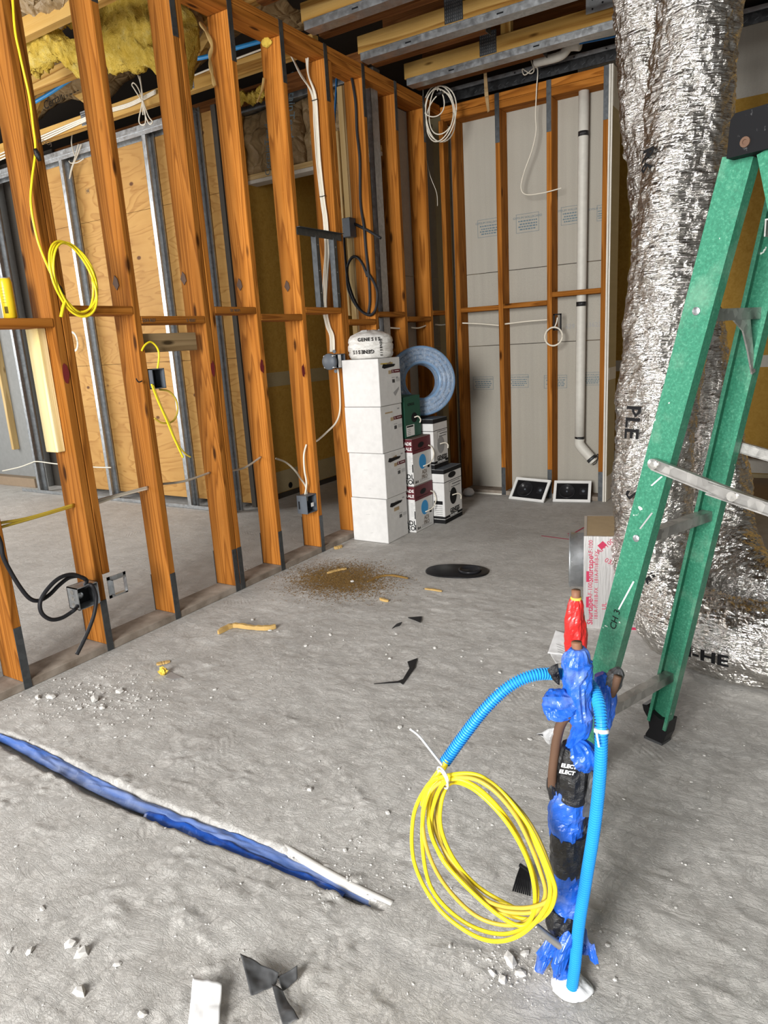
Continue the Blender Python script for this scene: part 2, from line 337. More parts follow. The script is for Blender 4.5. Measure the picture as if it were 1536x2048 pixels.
def lumber(name, lo, hi, mat, parent, axis=None, bev=0.003, tilt=0.0):
    d = [hi[i] - lo[i] for i in range(3)]
    if axis is None: axis = 'xyz'[max(range(3), key=lambda i: d[i])]
    if axis == 'x': L, a, b = d[0], d[1], d[2]
    elif axis == 'y': L, a, b = d[1], d[2], d[0]
    else: L, a, b = d[2], d[0], d[1]
    key = (round(L, 3), round(a, 4), round(b, 4), mat, name)
    if key not in LUM:
        mb = MB(); mb.box((-L / 2, -a / 2, -b / 2), (L / 2, a / 2, b / 2), min(bev, a / 4, b / 4))
        me = bpy.data.meshes.new(name); me.from_pydata(mb.v, [], mb.f); me.materials.append(MAT[mat]); LUM[key] = me
    o = bpy.data.objects.new(name, LUM[key]); COL.objects.link(o)
    R = AXM[axis].to_4x4()
    o.rotation_euler = R.to_euler()
    if tilt: o.rotation_euler.rotate_axis('Z', tilt)
    o.location = [(lo[i] + hi[i]) / 2 for i in range(3)]
    if parent is not None: o.parent = parent; o.matrix_parent_inverse = parent_inv(parent)
    return o
def parent_inv(p):
    m = Matrix.Identity(4); ch = []
    q = p
    while q is not None: ch.append(q); q = q.parent
    for q in reversed(ch):
        m = m @ q.matrix_parent_inverse @ q.matrix_basis
    return m.inverted()
def part(mb, name, mat, parent, smooth=False, label=None):
    me = bpy.data.meshes.new(name); me.from_pydata(mb.v, [], mb.f)
    if smooth: me.polygons.foreach_set('use_smooth', [True] * len(me.polygons))
    me.materials.append(MAT[mat]); o = bpy.data.objects.new(name, me); COL.objects.link(o)
    if parent is not None: o.parent = parent; o.matrix_parent_inverse = parent_inv(parent)
    if label: o['label'] = label
    return o
def thing(mb, name, mat, label, cat, group=None, smooth=False, kind=None):
    c = np.array(mb.v); o0 = Vector(((c[:, 0].min() + c[:, 0].max()) / 2, (c[:, 1].min() + c[:, 1].max()) / 2, c[:, 2].min()))
    o = mb.build(name, mat, None, smooth, o0); return tag(o, label, cat, group, kind)
def spline(pts, n=8):
    P = [Vector(p) for p in pts]; out = []
    for i in range(len(P) - 1):
        p0, p1, p2, p3 = P[max(i - 1, 0)], P[i], P[i + 1], P[min(i + 2, len(P) - 1)]
        for q in range(n):
            t = q / n; out.append(0.5 * ((2 * p1) + (-p0 + p2) * t + (2 * p0 - 5 * p1 + 4 * p2 - p3) * t * t + (-p0 + 3 * p1 - 3 * p2 + p3) * t ** 3))
    out.append(P[-1]); return out
def lerp_list(vals, n):
    out = []
    for i in range(len(vals) - 1):
        for q in range(n): out.append(vals[i] + (vals[i + 1] - vals[i]) * q / n)
    out.append(vals[-1]); return out
def text(s, size, loc, right, up, mat, parent, name='lettering', align='CENTER', bold=0.0, flip=False):
    cu = bpy.data.curves.new('t', 'FONT'); cu.body = s; cu.size = size; cu.align_x = align; cu.align_y = 'CENTER'; cu.extrude = 0.0003; cu.offset = bold; cu.resolution_u = 2
    to = bpy.data.objects.new('t', cu); COL.objects.link(to); dg = bpy.context.evaluated_depsgraph_get()
    me = bpy.data.meshes.new_from_object(to.evaluated_get(dg)); bpy.data.objects.remove(to); bpy.data.curves.remove(cu)
    r = Vector(right).normalized(); u = Vector(up).normalized(); n_ = r.cross(u)
    Mx = Matrix((r, u, n_)).transposed().to_4x4(); Mx.translation = Vector(loc); me.transform(Mx)
    me.materials.clear(); me.materials.append(MAT[mat]); me.name = name
    o = bpy.data.objects.new(name, me); COL.objects.link(o)
    if parent is not None: o.parent = parent; o.matrix_parent_inverse = parent_inv(parent)
    return o
def fbm(p, oct=4, H=0.9): return mnoise.fractal(Vector(p), H, 2.0, oct)

# ================================================================== SETTING
# ------------------------------------------------------------------ floor: slab with worn surface, saw-cut trench
def axis_pts(lo, d0, d1, hi, step):
    a = list(np.linspace(lo, d0, 10)[:-1]); b = list(np.arange(d0, d1, step)); c = list(np.linspace(d1, hi, 10)); return np.array(a + b + c)
gx = axis_pts(-6.2, 0.03, 3.35, 5.4, 0.0085); gy = axis_pts(-3.5, 0.45, 3.5, 7.5, 0.0085)
GX, GY = np.meshgrid(gx, gy)
def vnoise(x, y, seed):
    r = np.random.default_rng(seed).random((257, 257)); xi = np.floor(x).astype(int); yi = np.floor(y).astype(int); fx = x - xi; fy = y - yi
    fx = fx * fx * (3 - 2 * fx); fy = fy * fy * (3 - 2 * fy); xi %= 256; yi %= 256
    return (r[yi, xi] * (1 - fx) + r[yi, xi + 1] * fx) * (1 - fy) + (r[yi + 1, xi] * (1 - fx) + r[yi + 1, xi + 1] * fx) * fy
fade = np.clip((GX - 0.03) / 0.15, 0, 1) * np.clip((3.3 - GX) / 0.15, 0, 1) * np.clip((GY - 0.5) / 0.1, 0, 1) * np.clip((3.45 - GY) / 0.3, 0, 1)
near = np.clip((2.3 - GY) / 1.2, 0.2, 1)
hz = (vnoise(GX * 5, GY * 5, 1) - .5) * 0.006 + (vnoise(GX * 13, GY * 17, 2) - .5) * 0.004 + (vnoise(GX * 34, GY * 40, 3) - .5) * 0.0026
lump = np.clip(vnoise(GX * 9 + 3, GY * 11, 4) - 0.70, 0, 1) * np.clip(vnoise(GX * 55, GY * 60, 5) * 1.5 - 0.35, 0, 1) * 0.036
ridge = np.clip(1 - np.abs(vnoise(GX * 4 + GY * 2, GY * 9, 6) - .5) * 22, 0, 1) * np.clip(vnoise(GX * 50, GY * 50, 8) * 1.6 - 0.3, 0, 1) * 0.006
hz = (hz + (lump + ridge) * near) * fade
ty = 1.142 + 0.012 * np.sin(GX * 5.0)                     # trench along the room
tw = np.interp(GX, [0.0, 0.25, 0.5, 1.1, 1.5, 1.85, 1.93], [0.024, 0.028, 0.040, 0.038, 0.034, 0.016, 0.0])
tw = tw + (vnoise(GX * 30, GY * 3, 9) - .5) * 0.006
ins = np.clip((tw - np.abs(GY - ty)) / 0.009, 0, 1) * (GX < 1.93)
hz = hz * (1 - ins) - 0.038 * ins
V = np.stack([GX.ravel(), GY.ravel(), hz.ravel()], 1); W = len(gx)
mb = MB(); mb.v = [tuple(p) for p in V]
mb.f = [(j * W + i, j * W + i + 1, (j + 1) * W + i + 1, (j + 1) * W + i) for j in range(len(gy) - 1) for i in range(W - 1)]
floor = mb.build('floor', 'concrete', None, True); tag(floor, 'worn grey dusty concrete floor slab of the whole room', 'floor', kind='structure')
def floor_z(x, y):
    i = min(max(int(np.searchsorted(gx, x)), 0), len(gx) - 1); j = min(max(int(np.searchsorted(gy, y)), 0), len(gy) - 1); return float(hz[j, i])

# beyond the end of the back wall: timber subfloor and its red edge
mb = MB(); mb.box((1.335, 5.52, 0.0), (5.4, 6.6, 0.006)); sf = mb.build('floor_back_room', 'subfloor'); tag(sf, 'brown dusty timber subfloor beyond the end of the back wall', 'floor', kind='structure')
mb = MB(); mb.box((1.335, 5.495, 0.0), (5.4, 5.52, 0.01)); t1 = mb.build('trim_1', 'maroon'); tag(t1, 'thin dark red strip along the edge of the back room floor', 'trim', kind='structure')

# ------------------------------------------------------------------ left framed wall
WL = empty('wall_left', (0, 3, 0), 'open stud wall of orange timber on the left with no lining', 'wall', kind='structure')
STUDS = [1.005, 1.408, 1.81, 2.215, 2.652, 3.042, 3.448, 3.858, 4.268, 4.675, 5.085]
sole = lumber('sole_plate', (-0.14, 0.6, 0.0), (0, 5.51, 0.036), 'plate_dust', WL)
lumber('top_plate', (-0.14, 0.6, 2.972), (0, 5.37, 3.010), 'stud_wood', WL)
lumber('top_plate', (-0.14, 0.6, 3.012), (0, 5.37, 3.050), 'stud_wood', WL)
def strap(parent, y, z0, z1, mat='dark_steel', both=True):
    mb = MB(); mb.box((0.0005, y + 0.002, z0), (0.0025, y + 0.036, z1), 0.0005); part(mb, 'tie_strap', mat, parent)
    if both: mb = MB(); mb.box((-0.1425, y + 0.002, z0 + 0.03), (-0.145, y + 0.036, z1 - 0.02), 0.0005); part(mb, 'tie_strap', mat, parent)
stud_o = []
for i, y in enumerate(STUDS):
    s_ = lumber('stud', (-0.14, y, 0.037), (0, y + 0.038, 2.971), 'stud_wood', WL); stud_o.append(s_)
    if i < 7:
        strap(s_, y, 0.002, 0.245 if i > 1 else 0.27)
    strap(s_, y, 2.74, 3.052, both=False)
    if y in (2.652, 3.858):
        s2 = lumber('stud', (-0.14, y + 0.040, 0.037), (0, y + 0.078, 2.971), 'stud_wood', WL)
        if y < 3: strap(s2, y + 0.040, 0.002, 0.245)
s2_sis = lumber('stud', (-0.136, 1.85, 0.36), (0.0, 1.888, 2.971), 'stud_wood', WL)       # sistered beside the second stud
lumber('scab_board', (-0.143, 1.770, 0.925), (-0.06, 1.8085, 1.440), 'cream_board', WL)
lumber('scab_board', (-0.13, 3.082, 0.12), (-0.09, 3.12, 0.46), 'stud_wood', WL)
NG = [(1.446, 1.81, 1.475), (1.888, 2.215, 1.526), (2.253, 2.652, 1.483), (2.730, 3.042, 1.530), (3.080, 3.448, 1.494), (3.486, 3.858, 1.535), (3.936, 4.268, 1.462), (4.306, 4.675, 1.512), (4.713, 5.085, 1.478), (5.123, 5.37, 1.525), (1.043, 1.408, 1.52)]
for y0, y1, zt in NG: lumber('nogging', (-0.138, y0 + 0.0005, zt - 0.036), (0.001, y1 - 0.0005, zt), 'stud_wood', WL)
lumber('blocking', (-0.06, 2.2545, 1.318), (-0.022, 2.60, 1.405), 'grey_wood', WL, 'y')
# lining of the room behind, seen between the last studs
for z0, z1 in ((0.02, 1.24), (1.245, 1.79), (1.795, 2.97)):
    lumber('gypsum_panel', (-0.155, 4.58, z0), (-0.1415, 5.51, z1), 'gyp_grey', WL, 'y', 0.001)
for x0, w_, z0, z1, m_ in ((-0.205, 0.045, 0.04, 2.96, 'pale_wood'), (-0.159, 0.017, 0.9, 2.96, 'grey_wood'), (-0.247, 0.030, 1.5, 2.7, 'pale_wood')):
    lumber('packer', (x0, 4.275, z0), (x0 + w_, 4.36, z1), m_, WL)
# galvanised steel stud standing in the bay
mb = MB(); mb.box((-0.084, 4.44, 0.04), (-0.044, 4.442, 2.96)); mb.box((-0.046, 4.44, 0.04), (-0.044, 4.53, 2.96)); mb.box((-0.084, 4.528, 0.04), (-0.044, 4.53, 2.96)); mb.box((-0.084, 4.44, 0.04), (-0.082, 4.455, 2.96))
part(mb, 'steel_stud', 'galv', WL)

# ------------------------------------------------------------------ back framed wall
WB = empty('wall_back', (0.65, 5.4, 0), 'short back wall of orange studs over grey wallboard', 'wall', kind='structure')
YB = 5.37
lumber('sole_plate', (0, YB, 0.0), (1.29, YB + 0.14, 0.036), 'plate_dust', WB)
lumber('top_plate', (0, YB, 2.93), (1.30, YB + 0.14, 2.98), 'stud_wood', WB)
lumber('top_plate', (0, YB, 2.982), (1.30, YB + 0.14, 3.035), 'stud_wood', WB)
BS = [0.085, 0.452, 0.847, 1.25]
for i, x in enumerate(BS):
    s_ = lumber('stud', (x, YB, 0.037), (x + 0.038, YB + 0.14, 2.929), 'stud_wood', WB)
    if i:
        mb = MB(); mb.box((x + 0.001, YB - 0.0025, 0.003), (x + 0.037, YB - 0.0005, 0.235), 0.0005); part(mb, 'tie_strap', 'dark_steel', s_)
        mb = MB(); mb.box((x + 0.001, YB - 0.0025, 2.70), (x + 0.037, YB - 0.0005, 3.035), 0.0005); part(mb, 'tie_strap', 'dark_steel', s_)
lumber('stud', (0.003, YB - 0.045, 0.037), (0.041, YB + 0.044, 2.929), 'stud_wood', WB)
for x0, x1, zt in ((0.123, 0.452, 1.535), (0.490, 0.847, 1.540), (0.885, 1.25, 1.595)):
    lumber('nogging', (x0 + 0.0005, YB + 0.001, zt - 0.036), (x1 - 0.0005, YB + 0.139, zt), 'stud_wood', WB)
zA, zB = PY(1000, 543, 5.515).z, PY(1000, 690, 5.515).z
for z0, z1 in ((0.02, zB - 0.002), (zB + 0.002, zA - 0.002), (zA + 0.002, 2.96)):
    lumber('gypsum_panel', (0, YB + 0.1415, z0), (1.29, YB + 0.154, z1), 'gyp_grey', WB, 'x', 0.0015)
lumber('gypsum_scrap', (0.13, YB - 0.004, 0.0), (0.452, YB + 0.0, 0.012), 'gyp_white', WB)
# wall end: two sheets of board with white cut edges, tan aged face towards the opening
lumber('end_board', (1.289, YB - 0.008, 0.004), (1.301, YB + 0.215, 3.034), 'gyp_tan', WB, 'z', 0.001)
lumber('end_board', (1.303, YB - 0.002, 0.004), (1.315, YB + 0.215, 3.034), 'gyp_tan', WB, 'z', 0.001)
lumber('corner_bead', (1.2885, YB - 0.013, 0.002), (1.3015, YB - 0.008, 3.034), 'gyp_white', WB, 'z', 0.001)
lumber('corner_bead', (1.3035, YB - 0.007, 0.002), (1.3155, YB - 0.002, 3.034), 'gyp_white', WB, 'z', 0.001)
lumber('joint_tape', (1.3152, YB + 0.01, 0.93), (1.3162, YB + 0.215, 1.02), 'gyp_white', WB, 'y', 0)
lumber('joint_tape', (1.3152, YB + 0.01, 2.78), (1.3162, YB + 0.215, 3.03), 'gyp_white', WB, 'y', 0)
lumber('joint_tape', (1.3152, YB + 0.01, 0.005), (1.3162, YB + 0.215, 0.2), 'gyp_white', WB, 'y', 0)
lumber('end_stud', (1.289, YB + 0.156, 0.003), (1.30, YB + 0.21, 3.03), 'gyp_grey', WB, 'z', 0)
# dark steel ledger along the head of the back wall
LB = []
mb = MB(); mb.box((0.03, YB - 0.006, 3.052), (5.0, YB - 0.001, 3.112)); mb.box((0.03, YB - 0.012, 3.112), (5.0, YB + 0.06, 3.118)); ang = part(mb, 'steel_ledger', 'black_steel', WB)
mb = MB(); mb.box((0.03, YB - 0.014, 3.119), (5.0, YB - 0.004, 3.146)); part(mb, 'ledger_lip', 'galv', WB)
mb = MB()
for i in range(46):
    x = 0.3 + i * 0.062; mb.obox((x, YB - 0.0095, 3.070), (0.022, 0, 0.012), (0, 0.003, 0), (-0.002, 0, 0.004))
part(mb, 'ledger_knurl', 'dark_steel', WB)['kind'] = 'stuff'
for x, z in ((0.62, 3.13), (1.05, 3.13), (1.27, 3.13)):
    mb = MB(); mb.lathe([(0.006, 0), (0.006, 0.003), (0.003, 0.005)], (x, YB - 0.014, z), (0, -1, 0), 8); part(mb, 'bolt_head', 'black_steel', WB)

# ------------------------------------------------------------------ yellow wall of the back room (right)
WR = empty('wall_right', (2.6, 6.65, 0), 'tan yellow wallboard wall beyond the silver ducts with white taped joints', 'wall', kind='structure')
YR = 6.60
for x0, x1 in ((0.7, 1.17), (1.172, 2.39), (2.392, 3.6), (3.602, 5.2)):
    lumber('wallboard', (x0, YR, 0.0), (x1, YR + 0.013, 0.97), 'yellow_paper', WR, 'x', 0.001)
    lumber('wallboard', (x0, YR, 0.972), (x1, YR + 0.013, 3.02), 'yellow_paper', WR, 'x', 0.001)
    lumber('joint_tape', (x0, YR - 0.0015, 0.925), (x1 - 0.002, YR - 0.0003, 1.02), 'gyp_white', WR, 'x', 0)
    lumber('header_board', (x0, YR - 0.004, 3.022), (x1, YR + 0.012, 3.55), 'gyp_white', WR, 'x', 0.001)
    lumber('header_tape', (x0, YR - 0.006, 2.965), (x1, YR - 0.0042, 3.06), 'gyp_white', WR, 'x', 0)
    lumber('skirting_board', (x0, YR - 0.016, 0.045), (x1, YR - 0.001, 0.20), 'gyp_white', WR, 'x', 0.001)
    lumber('bottom_plate', (x0, YR - 0.03, 0.006), (x1, YR - 0.017, 0.04), 'gyp_tan', WR, 'x', 0.001)

# ------------------------------------------------------------------ plywood wall of the room on the left
WP = empty('wall_far_left', (-2.4, 4.2, 0), 'plywood sheathed wall with steel studs in the room on the left', 'wall', kind='structure')
YP = 4.20
for x0, x1 in ((-3.56, -2.46), (-2.457, -1.27)):
    for z0, z1 in ((0.07, 1.247), (1.25, 2.458), (2.461, 3.02)):
        mb = MB(); mb.box((x0, YP, z0), (x1, YP + 0.015, z1)); part(mb, 'plywood_sheet', 'plywood', WP)
lumber('edge_strip', (-1.268, YP - 0.012, 0.04), (-1.222, YP + 0.02, 3.05), 'dark_brown', WP, 'z', 0.001)  # plain dark strip along the right edge of the plywood
def cstud(x, z0, z1, y0=4.10, w_=0.042, d_=0.09):
    mb = MB(); t = 0.0012
    mb.box((x, y0, z0), (x + w_, y0 + t, z1)); mb.box((x, y0, z0), (x + t, y0 + d_, z1)); mb.box((x, y0 + d_ - t, z0), (x + w_, y0 + d_, z1))
    mb.box((x + w_ - t, y0, z0), (x + w_, y0 + 0.012, z1)); mb.box((x + w_ - t, y0 + d_ - 0.012, z0), (x + w_, y0 + d_, z1))
    part(mb, 'steel_stud', 'galv', WP)
for x in (-4.14, -2.985, -1.93): cstud(x, 0.003, 3.02)
cstud(-1.415, 0.003, 3.06)
mb = MB(); mb.box((-4.42, 4.095, 0), (-1.42, 4.097, 0.032)); mb.box((-4.42, 4.095, 0), (-1.42, 4.195, 0.002)); part(mb, 'floor_track', 'galv', WP)
mb = MB(); mb.box((-4.6, 4.095, 2.955), (-1.38, 4.097, 3.03)); mb.box((-4.6, 4.195, 2.955), (-1.38, 4.197, 3.03)); mb.box((-4.6, 4.095, 3.028), (-1.38, 4.197, 3.03)); mb.box((-4.6, 4.091, 2.985), (-1.38, 4.095, 2.992)); part(mb, 'head_track', 'galv', WP)
for x, z in ((-2.42, 0.47), (-1.98, 0.45), (-2.66, 0.47)):
    mb = MB(); mb.box((x, YP - 0.004, z), (x + 0.055, YP - 0.0005, z + 0.1)); part(mb, 'outlet_hole', 'dark_brown', WP)  # dark plate drawn as the cut-out round the outlet box
    mb = MB(); mb.box((x + 0.008, YP - 0.006, z + 0.01), (x + 0.047, YP - 0.0042, z + 0.09)); part(mb, 'outlet_box', 'black_plastic', WP)
for (px, py) in ((175, 383), (183, 383)): pass
p = PY(175, 382, YP - 0.0012); mb = MB()
for dx, dz, a, b in ((-.025, -.02, .05, .0015), (-.025, .02, .05, .0015), (-.025, -.02, .0015, .04), (.0235, -.02, .0015, .0415), (-.012, -.012, .01, .024), (.004, -.012, .012, .024)):
    mb.box((p.x + dx, YP - 0.0012, p.z + dz), (p.x + dx + a, YP - 0.0004, p.z + dz + b))
part(mb, 'grade_stamp', 'ink_brown', WP)
# concrete block pier and rough framing left of the plywood
mb = MB(); mb.box((-5.9, 4.35, 0.0), (-4.35, 4.5, 3.2)); part(mb, 'block_pier', 'block_grey', WP)
mb = MB(); mb.box((-4.35, 4.42, 0.0), (-3.5, 4.44, 3.2)); part(mb, 'dark_backing', 'dark_brown', WP)  # plain dark brown sheet behind the rough framing
lumber('rough_stud', (-3.85, 4.30, 0.33), (-3.80, 4.39, 3.0), 'old_joist_wood', WP)
lumber('rough_stud', (-3.62, 4.24, 0.0), (-3.565, 4.33, 3.0), 'grey_wood', WP)
lumber('rough_stud', (-4.80, 4.28, 0.4), (-4.76, 4.349, 3.0), 'pale_wood', WP)
lumber('rough_stud', (-4.38, 4.25, 0.3), (-4.345, 4.349, 3.0), 'grey_wood', WP)
lumber('block', (-3.76, 4.22, 0.06), (-3.60, 4.26, 0.16), 'grey_wood', WP)
lumber('base_timber', (-5.9, 4.25, 0.0), (-4.43, 4.349, 0.1), 'subfloor', WP)
mb = MB(); mb.box((-4.49, 4.346, 0.1), (-4.44, 4.3495, 0.42)); part(mb, 'green_mark', 'green_paint', WP)

# ------------------------------------------------------------------ yellow side wall of the passage and the dropped header
WS = empty('wall_passage', (-1.4, 5.2, 0), 'yellow wallboard passage wall seen between the left studs', 'wall', kind='structure')
XS = -1.38
lumber('wallboard', (XS - 0.013, 4.60, 0.03), (XS, 6.4, 3.3), 'yellow_paper', WS, 'y', 0.001)
lumber('corner_board', (XS - 0.03, 4.42, 0.0), (XS - 0.0005, 4.599, 2.62), 'gyp_grey', WS, 'z', 0.001)
lumber('corner_edge', (XS - 0.035, 4.405, 0.0), (XS + 0.001, 4.4195, 2.64), 'gyp_white', WS, 'z', 0.001)
zt = PX(560, 760, XS).z
lumber('joint_tape', (XS + 0.0003, 4.6, zt - 0.05), (XS + 0.0015, 6.4, zt + 0.07), 'gyp_tan', WS, 'y', 0)
lumber('base_band', (XS + 0.0003, 4.6, 0.05), (XS + 0.004, 6.4, 0.24), 'gyp_tan', WS, 'y', 0)
lumber('base_gap', (XS + 0.0003, 4.6, 0.0), (XS + 0.012, 6.4, 0.045), 'dark_brown', WS, 'y', 0)  # solid dark strip drawn where the wallboard stops short of the floor
mb = MB(); p = PX(581, 970, XS + 0.0045); mb.lathe([(0.028, 0), (0.028, 0.001)], p, (1, 0, 0), 12); part(mb, 'hole', 'ink_black', WS)
mb = MB(); mb.box((-1.6, 6.4, 0), (-0.1, 6.45, 3.3)); part(mb, 'end_panel', 'gyp_tan', WS)
YH = 4.67
lumber('header_sill', (-1.40, YH - 0.02, 2.625), (-0.12, YH + 0.09, 2.665), 'pale_wood', WS)
lumber('header_board', (-1.40, YH - 0.025, 2.595), (-0.12, YH + 0.09, 2.623), 'gyp_white', WS)
lumber('header_track', (-1.40, YH - 0.06, 3.10), (-0.12, YH + 0.03, 3.15), 'galv', WS)
def batt(name, x0, x1, y, z0, z1, seed, parent, mat='kraft', amp=0.03):
    mb = MB()
    def fn(u, v):
        x = x0 + (x1 - x0) * u; z = z0 + (z1 - z0) * v; e = math.sin(math.pi * min(max(u, 0), 1)) ** 0.4 * math.sin(math.pi * min(max(v, 0), 1)) ** 0.4
        return Vector((x, y - 0.07 * e - amp * fbm((x * 7 + seed, z * 7, seed), 4), z))
    mb.sheet(fn, 40, 30, 0.02); return part(mb, name, mat, parent, True)
b1 = batt('insulation_batt', -1.38, -0.78, YH, 2.66, 3.10, 3, WS); b2 = batt('insulation_batt', -0.79, -0.13, YH, 2.66, 3.10, 9, WS)
text('CertainTeed', 0.085, PY(583, 210, YH - 0.14), (-0.16, 0, -1), (1, 0, -0.16), 'ink_blue', b2)
text('CertainTeed', 0.07, PY(535, 300, YH - 0.14), (0.1, 0, 1), (-1, 0, 0.1), 'ink_blue', b1)

# ------------------------------------------------------------------ ceiling framing
CE = empty('ceiling', (0.5, 3.5, 3.05), 'open ceiling of pine truss chords, old joists and steel channels', 'ceiling', kind='structure')
mb = MB(); mb.box((-6.2, 0.4, 3.62), (5.4, 7.4, 3.66)); part(mb, 'deck', 'dark_deck', CE)
def chord(y, x0, x1, plates=(), channel=True):
    c = lumber('truss_chord', (x0, y, 3.094), (x1, y + 0.09, 3.194), 'pine', CE)
    for px_ in plates:
        mb = MB(); mb.box((px_, y - 0.0015, 3.10), (px_ + 0.12, y - 0.0003, 3.235)); pl = part(mb, 'truss_plate', 'dark_steel', c)
        mb = MB()
        for a in range(9):
            for b in range(7): mb.box((px_ + 0.008 + a * 0.0125, y - 0.004, 3.106 + b * 0.018), (px_ + 0.012 + a * 0.0125, y - 0.0012, 3.117 + b * 0.018))
        part(mb, 'plate_teeth', 'galv', pl)
    if channel:
        mb = MB(); mb.box((x0 + 0.02, y - 0.003, 3.052), (x1, y - 0.001, 3.092)); mb.box((x0 + 0.02, y - 0.003, 3.050), (x1, y + 0.085, 3.052)); mb.box((x0 + 0.02, y - 0.008, 3.088), (x1, y - 0.001, 3.0925))
        part(mb, 'steel_channel', 'galv', c)
        for q in range(int((x1 - x0) / 0.6)):
            mb = MB(); mb.box((x0 + 0.35 + q * 0.6, y - 0.0045, 3.066), (x0 + 0.39 + q * 0.6, y - 0.0032, 3.074)); part(mb, 'slot', 'ink_black', c)
    return c
chord(3.66, 0.0, 4.6); c2 = chord(4.24, 0.0, 4.6, (0.62, 2.2)); c3 = chord(4.83, 0.0, 4.6, (0.58, 2.1)); chord(3.07, 0.0, 4.6); chord(2.48, 0.0, 4.6); chord(1.9, 0.0, 4.6)
mb = MB(); p = PY(1075, 8, 4.238); mb.box((p.x - 0.06, 4.2365, 3.10), (p.x + 0.05, 4.2385, 3.16)); part(mb, 'blue_mark', 'cyan_print', c2)
# upper chords and webs of the trusses, in the dark above
for y in (3.66, 4.24, 4.83):
    lumber('top_chord', (-0.1, y, 3.50), (4.6, y + 0.09, 3.60), 'old_joist_wood', CE)
    for x in (0.72, 1.9): lumber('truss_web', (x, y + 0.02, 3.194), (x + 0.07, y + 0.07, 3.50), 'pine', CE)
# old orange joists between the chords
for y, x1 in ((3.85, 0.86), (4.43, 0.80), (5.02, 0.95), (3.30, 1.2)):
    j = lumber('old_joist', (-0.02, y, 3.085), (x1, y + 0.06, 3.215), 'old_joist_wood', CE)
    mb = MB(); mb.box((x1, y - 0.006, 3.075), (x1 + 0.004, y + 0.066, 3.22)); part(mb, 'end_hanger', 'dark_steel', j)
for y in (3.95, 4.6, 5.15): lumber('old_joist', (-0.02, y, 3.30), (4.5, y + 0.05, 3.50), 'old_joist_wood', CE)
lumber('old_joist', (1.0, 5.16, 3.15), (4.5, 5.22, 3.22), 'old_joist_wood', CE)
mb = MB(); p0 = PY(1172, 38, 4.80); mb.box((p0.x, 4.795, 3.15), (p0.x + 0.28, 4.80, 3.25)); mb.box((p0.x, 4.72, 3.25), (p0.x + 0.28, 4.80, 3.255)); br = part(mb, 'steel_hanger', 'galv', CE)
for a, b in ((.04, .02), (.04, .07), (.1, .04), (.15, .07), (.2, .03)):
    mb = MB(); mb.lathe([(0.006, 0), (0.006, 0.001)], (p0.x + a, 4.7945, 3.15 + b), (0, -1, 0), 8); part(mb, 'bolt_hole', 'ink_black', br)
# left room: chords, joists
def lchord(y, x0, x1, z0=3.05, h=0.09, mat='pine'): return lumber('truss_chord', (x0, y, z0), (x1, y + 0.06, z0 + h), mat, CE)
ca = lchord(3.90, -4.6, -0.10); cb = lchord(3.42, -4.6, -0.1, 3.16, 0.1); cc = lchord(2.86, -4.6, -0.1, 3.14, 0.1); lchord(4.45, -4.6, -0.1, 3.1, 0.1, 'old_joist_wood'); lchord(3.62, -4.6, -0.1, 3.32, 0.09, 'old_joist_wood')
for x in (-2.35, -1.28):
    mb = MB(); mb.box((x, 3.8985, 3.06), (x + 0.16, 3.8997, 3.16)); pl = part(mb, 'truss_plate', 'galv', ca); mb = MB()
    for a in range(11):
        for b in range(6): mb.box((x + 0.006 + a * 0.014, 3.896, 3.065 + b * 0.0155), (x + 0.012 + a * 0.014, 3.899, 3.073 + b * 0.0155))
    part(mb, 'plate_teeth', 'dark_steel', pl)
for x0, s_ in ((-3.1, 1), (-2.2, -1), (-1.2, 1)):
    mb = MB(); mb.obox((x0, 3.91, 3.14), (0.5 * s_, 0, 0.36), (0, 0.04, 0), (-0.03 * s_, 0, 0.06)); part(mb, 'truss_web', 'pine', CE)
for y, z, mat in ((4.0, 3.35, 'kraft'), (3.1, 3.42, 'kraft')):
    mb = MB(); mb.sheet(lambda u, v: Vector((-3.6 + 3.4 * u, y - 0.5 + 0.62 * v, z - 0.05 * math.sin(u * 21) + 0.05 * fbm((u * 14, v * 4, y), 4))), 60, 12, 0.01); bq = part(mb, 'ceiling_batt', mat, CE, True)
    if y == 4.0: text('CertainTeed', 0.09, PY(122, 193, 3.86), (1, 0, 0.1), (-0.1, 0, 1), 'ink_black', bq)
# unseen enclosure that keeps the daylight coming from the open front: side wall on the right, far-left wall, upper walls
mb = MB(); mb.box((5.3, -0.8, 0), (5.36, 7.4, 3.62)); o = mb.build('wall_side', 'block_grey'); tag(o, 'grey block side wall to the right outside the picture', 'wall', kind='structure')
mb = MB(); mb.box((-6.2, 3.6, 0), (-6.14, 7.4, 3.62)); o = mb.build('wall_side_far', 'gyp_grey'); tag(o, 'grey end wall of the left room outside the picture', 'wall', kind='structure')
mb = MB(); mb.box((-6.2, 7.35, 0), (5.4, 7.4, 3.62)); o = mb.build('wall_rear', 'gyp_grey'); tag(o, 'grey rear wall behind the passage and the back room', 'wall', kind='structure')

